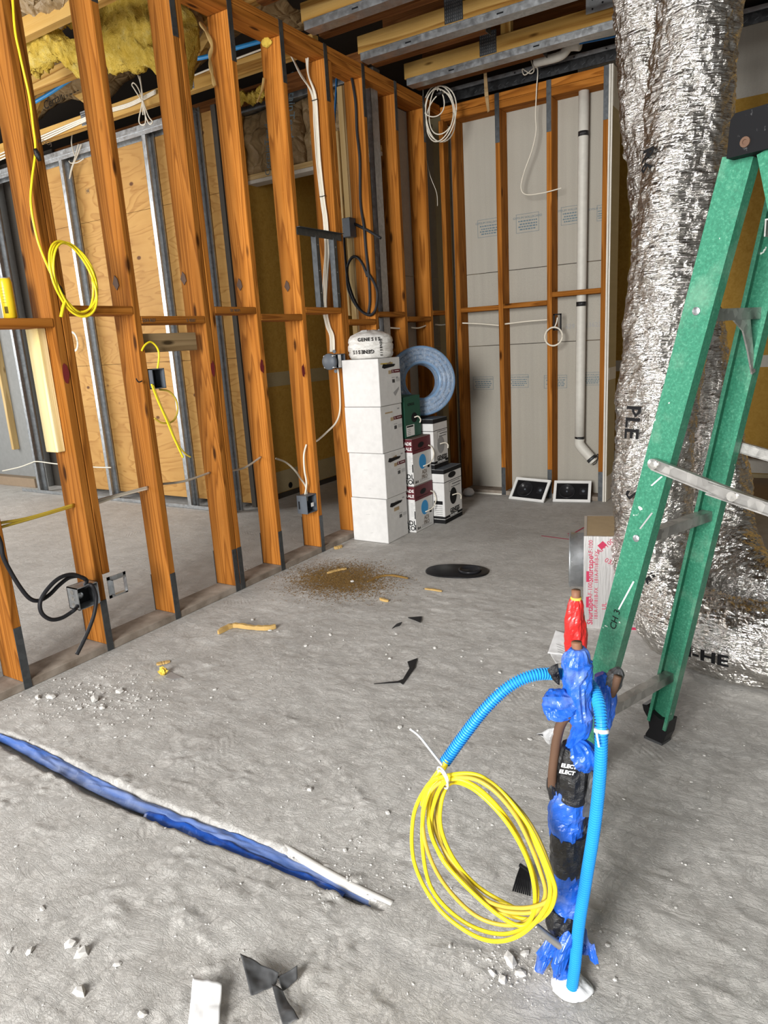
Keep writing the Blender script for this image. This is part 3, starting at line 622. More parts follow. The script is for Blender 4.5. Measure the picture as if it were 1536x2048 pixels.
# ================================================================== CARTONS AND THINGS AT THE BACK
def rect_on(kind, o, r, u, w_, h_, mat, parent, name, n_off=0.0004, th=0.0004):
    r = Vector(r).normalized(); u = Vector(u).normalized(); n_ = r.cross(u); o = Vector(o) + n_ * n_off
    mb = MB(); mb.obox(o, r * w_, u * h_, n_ * th); return part(mb, name, mat, parent)
RY, UZ = (0, 1, 0), (0, 0, 1)
pos = ['bottom', 'second', 'third', 'topmost']
for i in range(4):
    jx, jy = (0, 0.004, -0.003, 0.002)[i], (0, 0.003, 0.0, -0.003)[i]
    x0, x1, y0, y1, z0, z1 = 0.033 + jx, 0.310 + jx, 3.774 + jy, 4.038 + jy, i * 0.3012 + 0.002, (i + 1) * 0.3012 - 0.001
    lab = ['bottom carton of the tall white stack, standing on the concrete floor', 'white carton second from the floor in the tall stack, torn black slot', 'white carton third from the floor in the tall stack, small tan tear', 'topmost plain white carton of the tall stack under the cable roll'][i]
    e = empty('white_carton', ((x0 + x1) / 2, (y0 + y1) / 2, z0), lab, 'box', 'tall stack of white cartons')
    mb = MB(); mb.box((x0, y0, z0), (x1, y1, z1), 0.0025); part(mb, 'carton_body', 'carton_white', e)
    def R(u, v, w_, h_, m_, n_='print', off=0.0004): rect_on(0, (x1, y0 + u * (y1 - y0), z0 + v * 0.3), RY, UZ, w_ * (y1 - y0), h_ * 0.3, m_, e, n_, off)
    if i != 2:
        mb = MB(); ys, zs = y0 + 0.16 * 0.264, z0 + 0.255
        P = [(x1 + 0.0006, ys + a * 0.264, zs + b * 0.3) for a, b in ((0, -0.05), (0.1, -0.075), (0.3, -0.06), (0.55, -0.045), (0.62, 0.0), (0.45, 0.012), (0.3, 0.03), (0.22, 0.01), (0.05, 0.025))]
        mb.prism(P, (0.0005, 0, 0)); part(mb, 'torn_slot', 'ink_black', e)
        mb = MB(); mb.prism([(x1 + 0.0012, ys + 0.05, zs + 0.004), (x1 + 0.02, ys + 0.075, zs + 0.02), (x1 + 0.0012, ys + 0.11, zs + 0.003)], (0.001, 0, 0.001)); part(mb, 'torn_flap', 'carton_kraft' if i else 'carton_white', e)
    else: R(0.2, 0.83, 0.35, 0.03, 'carton_kraft', 'torn_slot')
    if i == 3: R(0.1, 0.87, 0.55, 0.022, 'dim_yellow_cable', 'yellow_scuff', 0.0012)
    if i == 0: R(0.35, 0.66, 0.25, 0.08, 'carton_kraft', 'torn_paper')
    else:
        R(0.44, 0.655, 0.14, 0.075, 'carton_kraft', 'print'); R(0.59, 0.665, 0.40, 0.075, 'maroon', 'label_band')
        text('S', 0.02, (x1 + 0.0012, y0 + 0.65 * 0.264, z0 + 0.702 * 0.3), RY, UZ, 'ink_white', e); rect_on(0, (x1 + 0.0006, y0 + 0.74 * 0.264, z0 + 0.70 * 0.3), RY, UZ, 0.05, 0.003, 'ink_white', e, 'print')
    for q in range(7): R(0.60 + q * 0.018, 0.46, 0.009, 0.075, 'ink_black', 'barcode_bar')
    for q in range(4): R(0.78, 0.48 + q * 0.02, 0.18, 0.007, 'ink_grey', 'print')
    R(0.58, 0.565, 0.16, 0.012, 'ink_grey'); R(0.78, 0.88 if i != 3 else 0.55, 0.1, 0.03, 'ink_grey')
    if i == 3:
        mb = MB(); mb.prism([(x1 + 0.0006, y0 + a * 0.264, z0 + b * 0.3) for a, b in ((0.62, 0.25), (0.9, 0.36), (0.88, 0.3), (0.7, 0.17))], (0.0003, 0, 0)); part(mb, 'scuff', 'ink_grey', e)
    if i in (0, 1):
        for a, b, l in ((0.4, 0.62, 0.12), (0.5, 0.2, 0.08)):
            mb = MB(); mb.obox((x0 + a * 0.277, y0 - 0.0006, z0 + b * 0.3), (l * 0.277, 0, 0.004), (0, 0.0004, 0), (0, 0, 0.0012)); part(mb, 'scuff', 'ink_grey', e)

def cable_loop(parent, pts, r=0.0045, mat='white_cable'):
    mb = MB(); mb.tube(spline(pts, 8), r, 8); return part(mb, 'cable_tail', mat, parent, True)
def oval(parent, c, ry, rz, mat, name, dx=0.0, tilt=0.0):
    mb = MB(); P = [(c[0] + dx + 0.0006, c[1] + ry * math.cos(t) * math.cos(tilt) - rz * math.sin(t) * math.sin(tilt), c[2] + rz * math.sin(t) * math.cos(tilt) + ry * math.cos(t) * math.sin(tilt)) for t in np.linspace(0, 2 * math.pi, 25)[:-1]]
    mb.prism(P, (0.0005, 0, 0)); return part(mb, name, mat, parent)
for i in range(2):
    x0, x1, y0, y1, z0 = 0.09, 0.353 - 0.004 * i, 4.075 + 0.005 * i, 4.335 + 0.005 * i, 0.002 + i * 0.3265; H = 0.3255
    e = empty('speaker_wire_box', ((x0 + x1) / 2, (y0 + y1) / 2, z0), ['lower maroon and white wire box beside the white cartons, on the floor', 'upper maroon and white wire box, stacked on its twin beside white cartons'][i], 'box', 'maroon and white wire boxes')
    mb = MB(); mb.box((x0, y0, z0), (x1, y1, z0 + H), 0.002); part(mb, 'carton_body', 'carton_white', e)
    rect_on(0, (x1, y0, z0 + 0.68 * H), RY, UZ, y1 - y0, 0.32 * H - 0.001, 'maroon', e, 'top_band'); rect_on(0, (x0, y0, z0 + 0.72 * H), (1, 0, 0), UZ, x1 - x0, 0.28 * H - 0.001, 'maroon', e, 'top_band')
    mb = MB(); mb.box((x0 + 0.001, y0 + 0.001, z0 + H - 0.0002), (x1 - 0.001, y1 - 0.001, z0 + H + 0.0006)); part(mb, 'lid', 'ink_brown', e)
    oval(e, (x1, y0 + 0.12, z0 + 0.84 * H), 0.042, 0.018, 'ink_black', 'hand_hole', 0.0006, 0.1); oval(e, (x1, y0 + 0.135, z0 + 0.47 * H), 0.05, 0.052, 'cyan_print', 'reel_window')
    cable_loop(e, [(x1 + 0.001, y0 + 0.14, z0 + 0.36 * H), (x1 + 0.03, y0 + 0.2, z0 + 0.42 * H), (x1 + 0.03, y0 + 0.25, z0 + 0.56 * H), (x1 + 0.02, y0 + 0.245, z0 + 0.72 * H), (x1 + 0.01, y0 + 0.215, z0 + 0.78 * H)])
    text('ADI', 0.042, (x1 + 0.0008, y0 + 0.155, z0 + 0.235 * H), RY, UZ, 'ink_brown', e); text('PRO', 0.042, (x1 + 0.0008, y0 + 0.155, z0 + 0.13 * H), RY, UZ, 'ink_brown', e); text('18-4', 0.026, (x1 + 0.0008, y0 + 0.04, z0 + 0.07 * H), RY, UZ, 'ink_black', e, bold=0.0006)
    rect_on(0, (x1, y0 + 0.205, z0 + 0.3 * H), RY, UZ, 0.028, 0.028, 'ink_black', e, 'print')
    for q in range(3): rect_on(0, (x1, y0 + 0.08, z0 + (0.05 + q * 0.025) * H), RY, UZ, 0.15 - q * 0.03, 0.0025, 'ink_grey', e, 'print')
    rect_on(0, (x1, y0 + 0.03, z0 + 0.74 * H), RY, UZ, 0.16, 0.003, 'ink_grey', e, 'print')
    text('ADE', 0.03, (x1 - 0.004, y0 - 0.0008, z0 + 0.9 * H), (1, 0, 0), UZ, 'ink_white', e, align='RIGHT', bold=0.0008); text('RALE', 0.03, (x1 - 0.004, y0 - 0.0008, z0 + 0.79 * H), (1, 0, 0), UZ, 'ink_white', e, align='RIGHT', bold=0.0008)
    text('ADI', 0.048, (x1 - 0.006, y0 - 0.0008, z0 + 0.2 * H), (1, 0, 0), UZ, 'ink_black', e, align='RIGHT', bold=0.001); text('PRO', 0.048, (x1 - 0.006, y0 - 0.0008, z0 + 0.085 * H), (1, 0, 0), UZ, 'ink_black', e, align='RIGHT', bold=0.001)
    for q in range(10): rect_on(0, (x1 - 0.034, y0, z0 + (0.36 + q * 0.03) * H), (1, 0, 0), UZ, 0.02 + 0.008 * (q % 3), 0.0018, 'ink_grey', e, 'print')
    rect_on(0, (x1 - 0.007, y0, z0 + 0.3 * H), (1, 0, 0), UZ, 0.007, 0.055, 'ink_black', e, 'print'); rect_on(0, (x1 - 0.007, y0, z0 + 0.05 * H), (1, 0, 0), UZ, 0.007, 0.04, 'ink_black', e, 'print')

x0, x1, y0, y1, z0, z1 = 0.06, 0.30, 4.085, 4.305, 0.657, 0.935
e = empty('green_wire_box', (0.18, 4.2, z0), 'dark green carton of wire on top of the maroon boxes', 'box')
mb = MB(); mb.box((x0, y0, z0), (x1, y1, z1), 0.002); part(mb, 'carton_body', 'carton_green', e)
oval(e, (x1, y0 + 0.13, z0 + 0.13), 0.04, 0.034, 'ink_black', 'reel_window'); cable_loop(e, [(x1 + 0.001, y0 + 0.13, z0 + 0.13), (x1 + 0.02, y0 + 0.15, z0 + 0.135), (x1 + 0.03, y0 + 0.165, z0 + 0.11), (x1 + 0.025, y0 + 0.16, z0 + 0.09)])
rect_on(0, (x1, y0 + 0.015, z0 + 0.01), RY, UZ, 0.11, 0.075, 'ink_white', e, 'shipping_label'); rect_on(0, (x1 + 0.0005, y0 + 0.02, z0 + 0.07), RY, UZ, 0.09, 0.011, 'ink_black', e, 'print')
for q in range(4): rect_on(0, (x1 + 0.0005, y0 + 0.025, z0 + 0.02 + q * 0.012), RY, UZ, 0.045, 0.004, 'ink_grey', e, 'print')
text('GENESIS', 0.026, (x1 + 0.0008, y0 + 0.09, z1 - 0.055), RY, UZ, 'ink_black', e)

for i, (x0, x1, y0, y1, z0, z1) in enumerate(((0.17, 0.44, 4.348, 4.632, 0.002, 0.398), (0.10, 0.372, 4.345, 4.565, 0.4, 0.755))):
    H = z1 - z0; D = y1 - y0
    e = empty('cable_box', ((x0 + x1) / 2, (y0 + y1) / 2, z0), ['larger white and black cable box on the floor at the right end', 'white and black cable box stacked under the wrapped tubing coil'][i], 'box', 'white and black cable boxes')
    mb = MB(); mb.box((x0, y0, z0), (x1, y1, z1), 0.0025); part(mb, 'carton_body', 'carton_white', e)
    for (o, r_, L) in (((x1, y0), RY, D), ((x0, y0), (1, 0, 0), x1 - x0)):
        rect_on(0, (o[0], o[1], z1 - 0.03), r_, UZ, L, 0.029, 'ink_black', e, 'top_band'); rect_on(0, (o[0], o[1], z0 + 0.002), r_, UZ, L, 0.03, 'ink_black', e, 'bottom_band'); rect_on(0, (o[0], o[1], z0 + 0.036), r_, UZ, L, 0.018, 'ink_black', e, 'bottom_band'); rect_on(0, (o[0], o[1], z0 + 0.76 * H), r_, UZ, L, 0.004, 'ink_black', e, 'print')
    mb = MB(); mb.box((x0 + 0.001, y0 + 0.001, z1 - 0.0002), (x1 - 0.001, y1 - 0.001, z1 + 0.0006)); part(mb, 'lid', 'grey_plastic', e)
    if i == 0: oval(e, (x1, y0 + 0.13, z0 + 0.865 * H), 0.06, 0.022, 'ink_black', 'hand_hole', 0.0004)
    oval(e, (x1, y0 + 0.5 * D, z0 + 0.46 * H), 0.055, 0.062, 'ink_black' if i == 0 else 'ink_grey', 'reel_window')
    cable_loop(e, [(x1 + 0.001, y0 + 0.44 * D, z0 + 0.48 * H), (x1 + 0.025, y0 + 0.6 * D, z0 + 0.49 * H), (x1 + 0.035, y0 + 0.7 * D, z0 + 0.44 * H), (x1 + 0.03, y0 + 0.73 * D, z0 + 0.37 * H)])
    text('GENESIS', 0.042, (x1 + 0.0009, y0 + 0.56 * D, z0 + 0.20 * H), RY, UZ, 'ink_black', e, bold=0.0012); text('GENERAL SERIES', 0.018, (x1 + 0.0009, y0 + 0.56 * D, z0 + 0.15 * H), RY, UZ, 'ink_black', e)
    text('GENESIS SERIES', 0.018, (x1 + 0.0012, y0 + 0.5 * D, z0 + 0.044), RY, UZ, 'ink_white', e)
    for (a, b, c, d) in ((0.28, 0.56, 0.3, 0.003), (0.28, 0.56, 0.005, 0.17), (0.28, 0.73, 0.6, 0.003), (0.45, 0.68, 0.5, 0.012), (0.4, 0.63, 0.5, 0.004)): rect_on(0, (x1, y0 + a * D, z0 + b * H), RY, UZ, c * D, d * H if d > 0.01 else d, 'ink_black', e, 'print')
    if i == 0:
        rect_on(0, (x1 - 0.085, y0, z0 + 0.36 * H), (1, 0, 0), UZ, 0.07, 0.026, 'ink_black', e, 'print')
        for q in range(6): rect_on(0, (x1 - 0.08, y0, z0 + (0.14 + q * 0.036) * H), (1, 0, 0), UZ, 0.062, 0.0022, 'ink_black', e, 'print')
        for q in range(3): rect_on(0, (x1 - 0.085, y0, z0 + (0.5 + q * 0.03) * H), (1, 0, 0), UZ, 0.045 - 0.01 * q, 0.0022, 'ink_grey', e, 'print')

# wrapped coil of blue tubing
cc_ = Vector((0.205, 4.495, 1.012)); nn = Vector((0.68, -0.72, 0.12)).normalized(); ra = Vector((0.727, 0.687, 0)).normalized(); rb = nn.cross(ra)
e = empty('tubing_coil', (cc_.x, cc_.y, 0.757), 'big coil of blue tubing in clear plastic wrap on the cable box', 'tubing coil')
for k_, (R0, off) in enumerate([(R0, off) for R0 in (0.232, 0.200, 0.168, 0.137) for off in (-0.048, -0.016, 0.016, 0.048)]):
    mb = MB(); P = [cc_ + nn * off + ra * (R0 * math.cos(t)) + rb * (R0 * math.sin(t)) for t in np.linspace(0, 2 * math.pi, 61)]
    mb.tube(P, 0.0165, 10, False); part(mb, 'tubing_turn', 'tube_film', e, True)
k = N('clear_wrap'); cw = k.noise(k.co((1, 1, 1)), 26, 5, 0.7, 1.5); k.set(Base_Color=(0.62, 0.72, 0.85), Roughness=0.07, Specular_IOR_Level=1.0, Alpha=k.ramp(cw, [(0.35, 0.10), (0.6, 0.5)]), Normal=k.bump(cw, 0.9, 0.02)); MAT['clear_wrap'] = k.m
mb = MB()
def tor(u, v):
    t = 2 * math.pi * u; a = 2 * math.pi * v; sq = 1.0 / max(abs(math.cos(a)) ** 4 + abs(math.sin(a)) ** 4, 1e-6) ** 0.25; w_ = 1 + 0.05 * fbm((math.cos(t) * 4, math.sin(t) * 4, a), 3)
    R0 = 0.185 + 0.067 * sq * math.cos(a) * w_; return cc_ + nn * (0.07 * sq * math.sin(a) * w_) + ra * (R0 * math.cos(t)) + rb * (R0 * math.sin(t))
mb.sheet(tor, 72, 20); part(mb, 'plastic_wrap', 'clear_wrap', e, True)

# roll of white cable on the white stack
c0 = Vector((0.178, 3.905, 1.206))
e = empty('cable_roll', c0, 'roll of white cable in printed plastic wrap on the white stack', 'cable roll')
prof = [(0.128, 0), (0.140, 0.012), (0.143, 0.03), (0.138, 0.042), (0.144, 0.055), (0.145, 0.08), (0.139, 0.092), (0.145, 0.105), (0.142, 0.125), (0.128, 0.142), (0.09, 0.158), (0.05, 0.172), (0.02, 0.176)]
mb = MB(); seg = 48; V = []; F = []
for i, (r, h) in enumerate(prof):
    for j in range(seg):
        t = 2 * math.pi * j / seg; rr = r * (1 + 0.035 * fbm((math.cos(t) * 3, math.sin(t) * 3, h * 30), 3)); V.append((c0.x + rr * math.cos(t), c0.y + rr * math.sin(t), c0.z + h + (0.006 * fbm((math.cos(t) * 5, math.sin(t) * 5, 1), 3) if i > 8 else 0)))
for i in range(len(prof) - 1):
    for j in range(seg): F.append((i * seg + j, i * seg + (j + 1) % seg, (i + 1) * seg + (j + 1) % seg, (i + 1) * seg + j))
F.append(tuple(range(seg - 1, -1, -1))); F.append(tuple((len(prof) - 1) * seg + j for j in range(seg))); mb.add(V, F)
k = N('wrap_white'); n = k.noise(k.co((1, 1, 4)), 18, 5, 0.6, 1.0); k.set(Base_Color=k.ramp(n, [(0.3, (0.52, 0.50, 0.46)), (0.65, (0.78, 0.77, 0.74))]), Roughness=0.28, Normal=k.bump(n, 0.6, 0.01)); MAT['wrap_white'] = k.m
part(mb, 'wrapped_cable', 'wrap_white', e, True)
for s_, a0, z_, sz, upz in (('GENESIS', 3.55 + 1.75, 0.118, 0.030, 1), ('GENESIS', 3.30 + 1.55, 0.045, 0.032, -1)):
    for q, ch in enumerate(s_):
        a = a0 + (q - len(s_) / 2) * 0.14 * upz; n_ = Vector((math.cos(a), math.sin(a), 0)); text(ch, sz, c0 + n_ * 0.1525 + Vector((0, 0, z_)), Vector((-n_.y, n_.x, 0)) * upz, (0, 0, upz), 'ink_black', e, bold=0.0008)
for q, ch in enumerate('GENESIS'):
    n_ = Vector((math.cos(5.72), math.sin(5.72), 0)); text(ch, 0.022, c0 + n_ * 0.152 + Vector((0, 0, 0.112 - q * 0.0155)), (0, 0, -1), Vector((-n_.y, n_.x, 0)), 'ink_black', e, bold=0.0006)
mb = MB(); mb.tube(spline([c0 + Vector((0.06 * math.cos(t), 0.06 * math.sin(t), 0.17 + 0.004 * math.sin(3 * t))) for t in np.linspace(0.5, 5, 8)], 5), 0.006, 8); part(mb, 'gathered_lip', 'grey_film', e, True)

# drain pipe on the back wall
e = empty('drain_pipe', (1.11, 5.44, 0.3), 'white plastic drain pipe running down the back wall bay', 'pipe')
pt, pb = PY(1168, 172, 5.44), PY(1159, 885, 5.44)
mb = MB(); mb.tube([pt + (pb - pt) * t for t in np.linspace(0, 1, 8)], 0.0365, 20); part(mb, 'straight_pipe', 'pvc', e, True)
q1, q2 = PY(1166, 898, 5.44), PY(1184, 918, 5.44)
mb = MB(); mb.tube(spline([pb + (pt - pb) * 0.012, pb + (pb - pt) * 0.004, q1, q2, q2 + (q2 - q1) * 0.25], 6), 0.0395, 20); part(mb, 'elbow', 'pvc', e, True)
for py in (268, 608, 877):
    f_ = (py - 172) / (885 - 172); c_ = PY(1168 - 9 * f_, py, 5.44); d_ = (pb - pt).normalized(); mb = MB(); mb.tube([c_ - d_ * 0.016, c_ + d_ * 0.016], 0.0375, 20); part(mb, 'tape_band', 'black_tape', e, True)
mb = MB(); dd = (q2 - q1).normalized(); mb.tube([q2 - dd * 0.015, q2 + dd * 0.01], 0.0405, 20); part(mb, 'clamp_band', 'dark_steel', e, True)
mb = MB(); V = []
mb.sheet(lambda u, v: Vector((pt.x + (0.040 + 0.012 * math.cos(v * 6.283) + 0.006 * fbm((u * 9, v * 3, 1), 2)) * math.cos(u * 6.283), pt.y + (0.04 + 0.012 * math.cos(v * 6.283)) * math.sin(u * 6.283), pt.z + 0.012 * math.sin(v * 6.283) - 0.012)), 24, 8); part(mb, 'foam_collar', 'foam_yellow', e, True)
mb = MB(); mb.tube(spline([PY(1190, 916, 5.40), PY(1196, 908, 5.39), PY(1193, 925, 5.38), PY(1186, 930, 5.39)], 6), 0.003, 6); part(mb, 'wire_hanger', 'black_cable', e, True)

# two in-wall speakers leaning at the foot of the back wall
def speaker(bl, br, tl, label):
    bl, br, tl = map(Vector, (bl, br, tl)); r = br - bl; W_ = r.length; r.normalize(); u = tl - bl; u = (u - r * u.dot(r)); H_ = u.length; u.normalize(); n_ = r.cross(u)
    e = empty('wall_speaker', bl + r * W_ / 2, label, 'speaker', 'wall speakers leaning at the back wall')
    b = 0.021; mb = MB()
    for o, rr, uu in ((0, W_, b), (H_ - b, W_, b)): mb.obox(bl + u * o, r * rr, u * uu, n_ * 0.012)
    for o in (0, W_ - b): mb.obox(bl + r * o + u * b, r * b, u * (H_ - 2 * b), n_ * 0.012)
    part(mb, 'frame', 'white_plastic', e)
    mb = MB(); mb.obox(bl + r * b + u * b - n_ * 0.03, r * (W_ - 2 * b), u * (H_ - 2 * b), n_ * 0.034); part(mb, 'baffle', 'black_plastic', e)
    c_ = bl + r * (W_ * 0.36) + u * (H_ * 0.5) + n_ * 0.0045; R_ = H_ * 0.34
    mb = MB(); mb.lathe([(R_, 0), (R_, 0.006), (R_ * 0.92, 0.009), (R_ * 0.84, 0.006), (R_ * 0.8, 0.002), (R_ * 0.3, -0.014), (R_ * 0.26, -0.006), (R_ * 0.1, 0.0)], c_, n_, 32); wf = part(mb, 'woofer_cone', 'cone_black', e, True)
    mb = MB(); mb.lathe([(R_ * 0.12, -0.004), (R_ * 0.12, 0.006), (R_ * 0.04, 0.009)], c_, n_, 16); part(mb, 'phase_plug', 'grey_plastic', wf, True)
    t_ = bl + r * (W_ * 0.8) + u * (H_ * 0.52) + n_ * 0.0045; mb = MB(); mb.obox(t_ - r * 0.028 - u * 0.03, r * 0.056, u * 0.06, n_ * 0.003); tw_ = part(mb, 'tweeter_plate', 'cone_black', e)
    mb = MB(); mb.lathe([(0.013, 0), (0.013, 0.004), (0.005, 0.008)], t_ + n_ * 0.003, n_, 16); part(mb, 'tweeter_dome', 'grey_plastic', tw_, True)
a, b = PZ(1018.5, 998, 0.004), PZ(1087.5, 1006, 0.004); speaker(a, b, PY(1030, 955, YB - 0.012), 'white framed black wall speaker leaning between the two middle studs')
a, b = PZ(1105.7, 1004, 0.004), PZ(1180.7, 1005.5, 0.004); speaker(a, b, PY(1117, 962.5, YB - 0.012), 'white framed black wall speaker leaning below the drain pipe elbow')

# print on the back wallboard
YG = YB + 0.1415
def stamp(pa, pb_, title):
    a, b = PY(*pa, YG), PY(*pb_, YG); x0, x1, z1, z0 = a.x, b.x, a.z, b.z; t = 0.0025; yy = YG - 0.0009
    mb = MB()
    for lo, hi in (((x0, z0), (x1, z0 + t)), ((x0, z1 - t), (x1, z1)), ((x0, z0), (x0 + t, z1)), ((x1 - t, z0), (x1, z1))): mb.box((lo[0], yy, lo[1]), (hi[0], yy + 0.0004, hi[1]))
    st_ = part(mb, 'stamp_border', 'ink_blue', WB); h = z1 - z0; w_ = x1 - x0
    text(title, h * 0.17, ((x0 + x1) / 2, yy, z0 + h * 0.8), (1, 0, 0), UZ, 'ink_blue', st_)
    mb = MB()
    for q, fr in enumerate((0.62, 0.46, 0.32, 0.18)):
        xx = x0 + w_ * (0.1 + 0.06 * (q % 2))
        while xx < x1 - w_ * (0.12 + 0.07 * (q == 3)):
            l = w_ * random.uniform(0.05, 0.13); mb.box((xx, yy, z0 + h * fr - h * 0.035), (min(xx + l, x1 - w_ * 0.08), yy + 0.0004, z0 + h * fr + h * 0.035)); xx += l + w_ * 0.03
    part(mb, 'stamp_lines', 'ink_blue', st_)
for a, b in (((955, 441), (1001, 470)), ((1032, 430), (1078, 461)), ((1122, 415), (1160, 446)), ((1194, 411), (1212, 440)), ((946, 754), (987, 779)), ((1018, 750), (1057, 775)), ((1088, 751), (1134, 776)), ((1166, 745), (1204, 770))): stamp(a, b, 'GYPSUM WALLBOARD')
text('12139320H', 0.055, PY(966, 229, YG - 0.0008), (1, 0, 0.02), (0, 0, 1), 'ink_brown', WB); text('023623', 0.05, PY(1183, 650, YG - 0.0008), (1, 0, 0), (0, 0, 1), 'ink_grey', WB); text('629', 0.05, PY(1140, 653, YG - 0.0008), (1, 0, 0), (0, 0, 1), 'ink_grey', WB)

# wires of the back wall
def wire(name, pts, r, mat, label, cat, n=8, seg=8, group=None):
    mb = MB(); mb.tube(spline(pts, n), r, seg); return thing(mb, name, mat, label, cat, group, True)
wire('hanging_cable', [PY(1070, 105, 5.32), PY(1062, 118, 5.32), PY(1068, 140, 5.32), PY(1060, 147, 5.33), PY(1045, 138, 5.33), PY(1050, 150, 5.33), PY(1074, 135, 5.335), PY(1073, 180, 5.345), PY(1071, 230, 5.36), PY(1072, 262, 5.36), PY(1064, 300, 5.36), PY(1048, 345, 5.36), PY(1042, 375, 5.36), PY(1052, 389, 5.36), PY(1085, 386, 5.355), PY(1123, 376, 5.355)], 0.0042, 'white_cable', 'thin white cable dangling in a hook before the middle bay', 'cable')
e = empty('wire_coil', PY(880, 280, 5.12), 'coil of white wire hanging under the ceiling in the corner', 'wire coil')
for q in range(5):
    c_ = PY(879 + (3, -3, 2, -12, 4)[q], 228 + (0, 4, -6, -24, 6)[q], 5.12 + q * 0.006); rx, rz = (0.125, 0.118, 0.105, 0.085, 0.120)[q], (0.185, 0.175, 0.16, 0.10, 0.165)[q]
    mb = MB(); mb.tube([c_ + Vector((rx * math.cos(t), 0.02 * math.sin(2 * t + q), rz * math.sin(t))) for t in np.linspace(0, 2 * math.pi, 40)], 0.0045, 7); part(mb, 'wire_turn', 'white_cable', e, True)
mb = MB(); mb.tube(spline([PY(875, 182, 5.11), PY(876, 165, 5.11), PY(877, 158, 5.1), PY(900, 152, 5.1), PY(845, 170, 5.1)], 6), 0.0045, 7); part(mb, 'lead', 'white_cable', e, True)
mb = MB(); mb.tube([PY(873, 190, 5.10), PY(884, 184, 5.10)], 0.012, 8); part(mb, 'tape_tie', 'black_tape', e, True)
wire('loose_wire', [PY(846, 170, 5.2), PY(847, 240, 5.2), PY(850, 300, 5.2), PY(860, 350, 5.2), PY(873, 385, 5.2), PY(875, 412, 5.2)], 0.002, 'white_cable', 'very thin loose white wire hanging below the wire coil', 'wire')
for q, (x0, x1) in enumerate(((0.115, 0.452), (0.489, 0.85))):
    a, b = ((917, 646), (1000, 651)) if q == 0 else ((1010, 648), (1102, 639))
    wire('back_wall_cable', [PY(*a, YB + 0.03), PY((a[0] + b[0]) / 2, (a[1] + b[1]) / 2 - 1, YB + 0.03), PY(*b, YB + 0.03)], 0.006, 'white_cable', ['white cable crossing the first bay of the back wall', 'white cable crossing the middle bay to the small cable ring'][q], 'cable')
e = empty('cable_ring', PY(1107, 690, YB - 0.02), 'small white cable ring hanging from a black wall bracket', 'cable ring')
for q in range(4):
    c_ = PY(1107, 673, YB - 0.02 - q * 0.004); R_ = 0.066 + 0.004 * (q % 2); mb = MB(); mb.tube([c_ + Vector((R_ * math.cos(t), 0.004 * math.sin(t), R_ * math.sin(t))) for t in np.linspace(0, 2 * math.pi, 33)], 0.0042, 7); part(mb, 'cable_turn', 'white_cable', e, True)
mb = MB(); mb.tube(spline([PY(1109, 655, YB - 0.02), PY(1113, 645, YB - 0.012), PY(1115, 635, YB - 0.008)], 6), 0.005, 7); part(mb, 'lead', 'white_cable', e, True)
mb = MB(); a, b = PY(1107, 628, YB - 0.005), PY(1123, 660, YB - 0.005)
for lo, hi in (((a.x, b.z), (a.x + 0.01, a.z)), ((b.x - 0.01, b.z), (b.x, a.z)), ((a.x, a.z - 0.01), (b.x, a.z)), ((a.x, b.z), (b.x, b.z + 0.01))): mb.box((lo[0], YB - 0.012, lo[1]), (hi[0], YB - 0.003, hi[1]))
part(mb, 'bracket_frame', 'black_plastic', e)
mb = MB(); mb.prism([PY(966, 118, 5.09), PY(971, 118, 5.09), PY(979, 222, 5.07), PY(975, 225, 5.07), PY(969, 190, 5.08)], (0, 0.006, 0)); thing(mb, 'hanging_splinter', 'grey_wood', 'brown wood splinter hanging from the old joist at the back', 'splinter')
mb = MB(); c_ = PZ(928, 994, 0.0); mb.lathe([(0.02, 0.0), (0.045, 0.015), (0.05, 0.035), (0.035, 0.06), (0.01, 0.07)], c_ + Vector((0.02, 0.05, 0)), (0, 0, 1), 12); thing(mb, 'foam_lump', 'caulk', 'small white foam lump on the floor right of the cable boxes', 'foam', smooth=True)
for q in range(2):
    mb = MB(); mb.tube(spline([PY(1040 + q * 4, 118, 5.25), PY(1060, 100 + q * 4, 5.2), PY(1140, 88 + q * 3, 5.15), PY(1240, 66 + q * 5, 5.12)], 8), 0.006, 7); thing(mb, 'ceiling_cable', ('white_cable', 'pipe_blue')[q], ['white cable running above the steel ledger near the ducts', 'dark blue cable running above the steel ledger near the ducts'][q], 'cable', smooth=True)
mb = MB(); mb.tube(spline([PY(1070, 125, 5.2), PY(1120, 112, 5.18), PY(1140, 92, 5.16), PY(1160, 90, 5.15)], 8), [0.03] * 17 + [0.035] * 8, 14); thing(mb, 'grey_duct_stub', 'pvc', 'dull grey pipe lying above the last pine chord', 'pipe', smooth=True)

# ================================================================== THINGS ON THE LEFT STUD WALL
XF = 0.006
# steel bracket frame with two legs in the bay
e = empty('panel_bracket', (0.0, 3.68, 1.5), 'grey steel bracket with two hanging legs between left studs', 'bracket')
mb = MB(); mb.box((0.003, 3.455, 1.942), (0.006, 3.905, 1.985)); mb.box((0.003, 3.455, 1.982), (0.03, 3.905, 1.985)); part(mb, 'cross_bar', 'dark_steel', e)
for y in (3.63, 3.815):
    mb = MB(); mb.box((0.007, y, 1.535), (0.009, y + 0.032, 1.95)); mb.box((-0.03, y, 1.535), (0.007, y + 0.002, 1.95)); mb.box((-0.03, y, 1.535), (-0.028, y + 0.03, 1.95)); l_ = part(mb, 'leg', 'dark_steel', e)
    for z in (1.62, 1.75, 1.9): mb = MB(); mb.lathe([(0.004, 0), (0.004, 0.001)], (0.009, y + 0.016, z), (1, 0, 0), 8); part(mb, 'rivet', 'galv', l_)
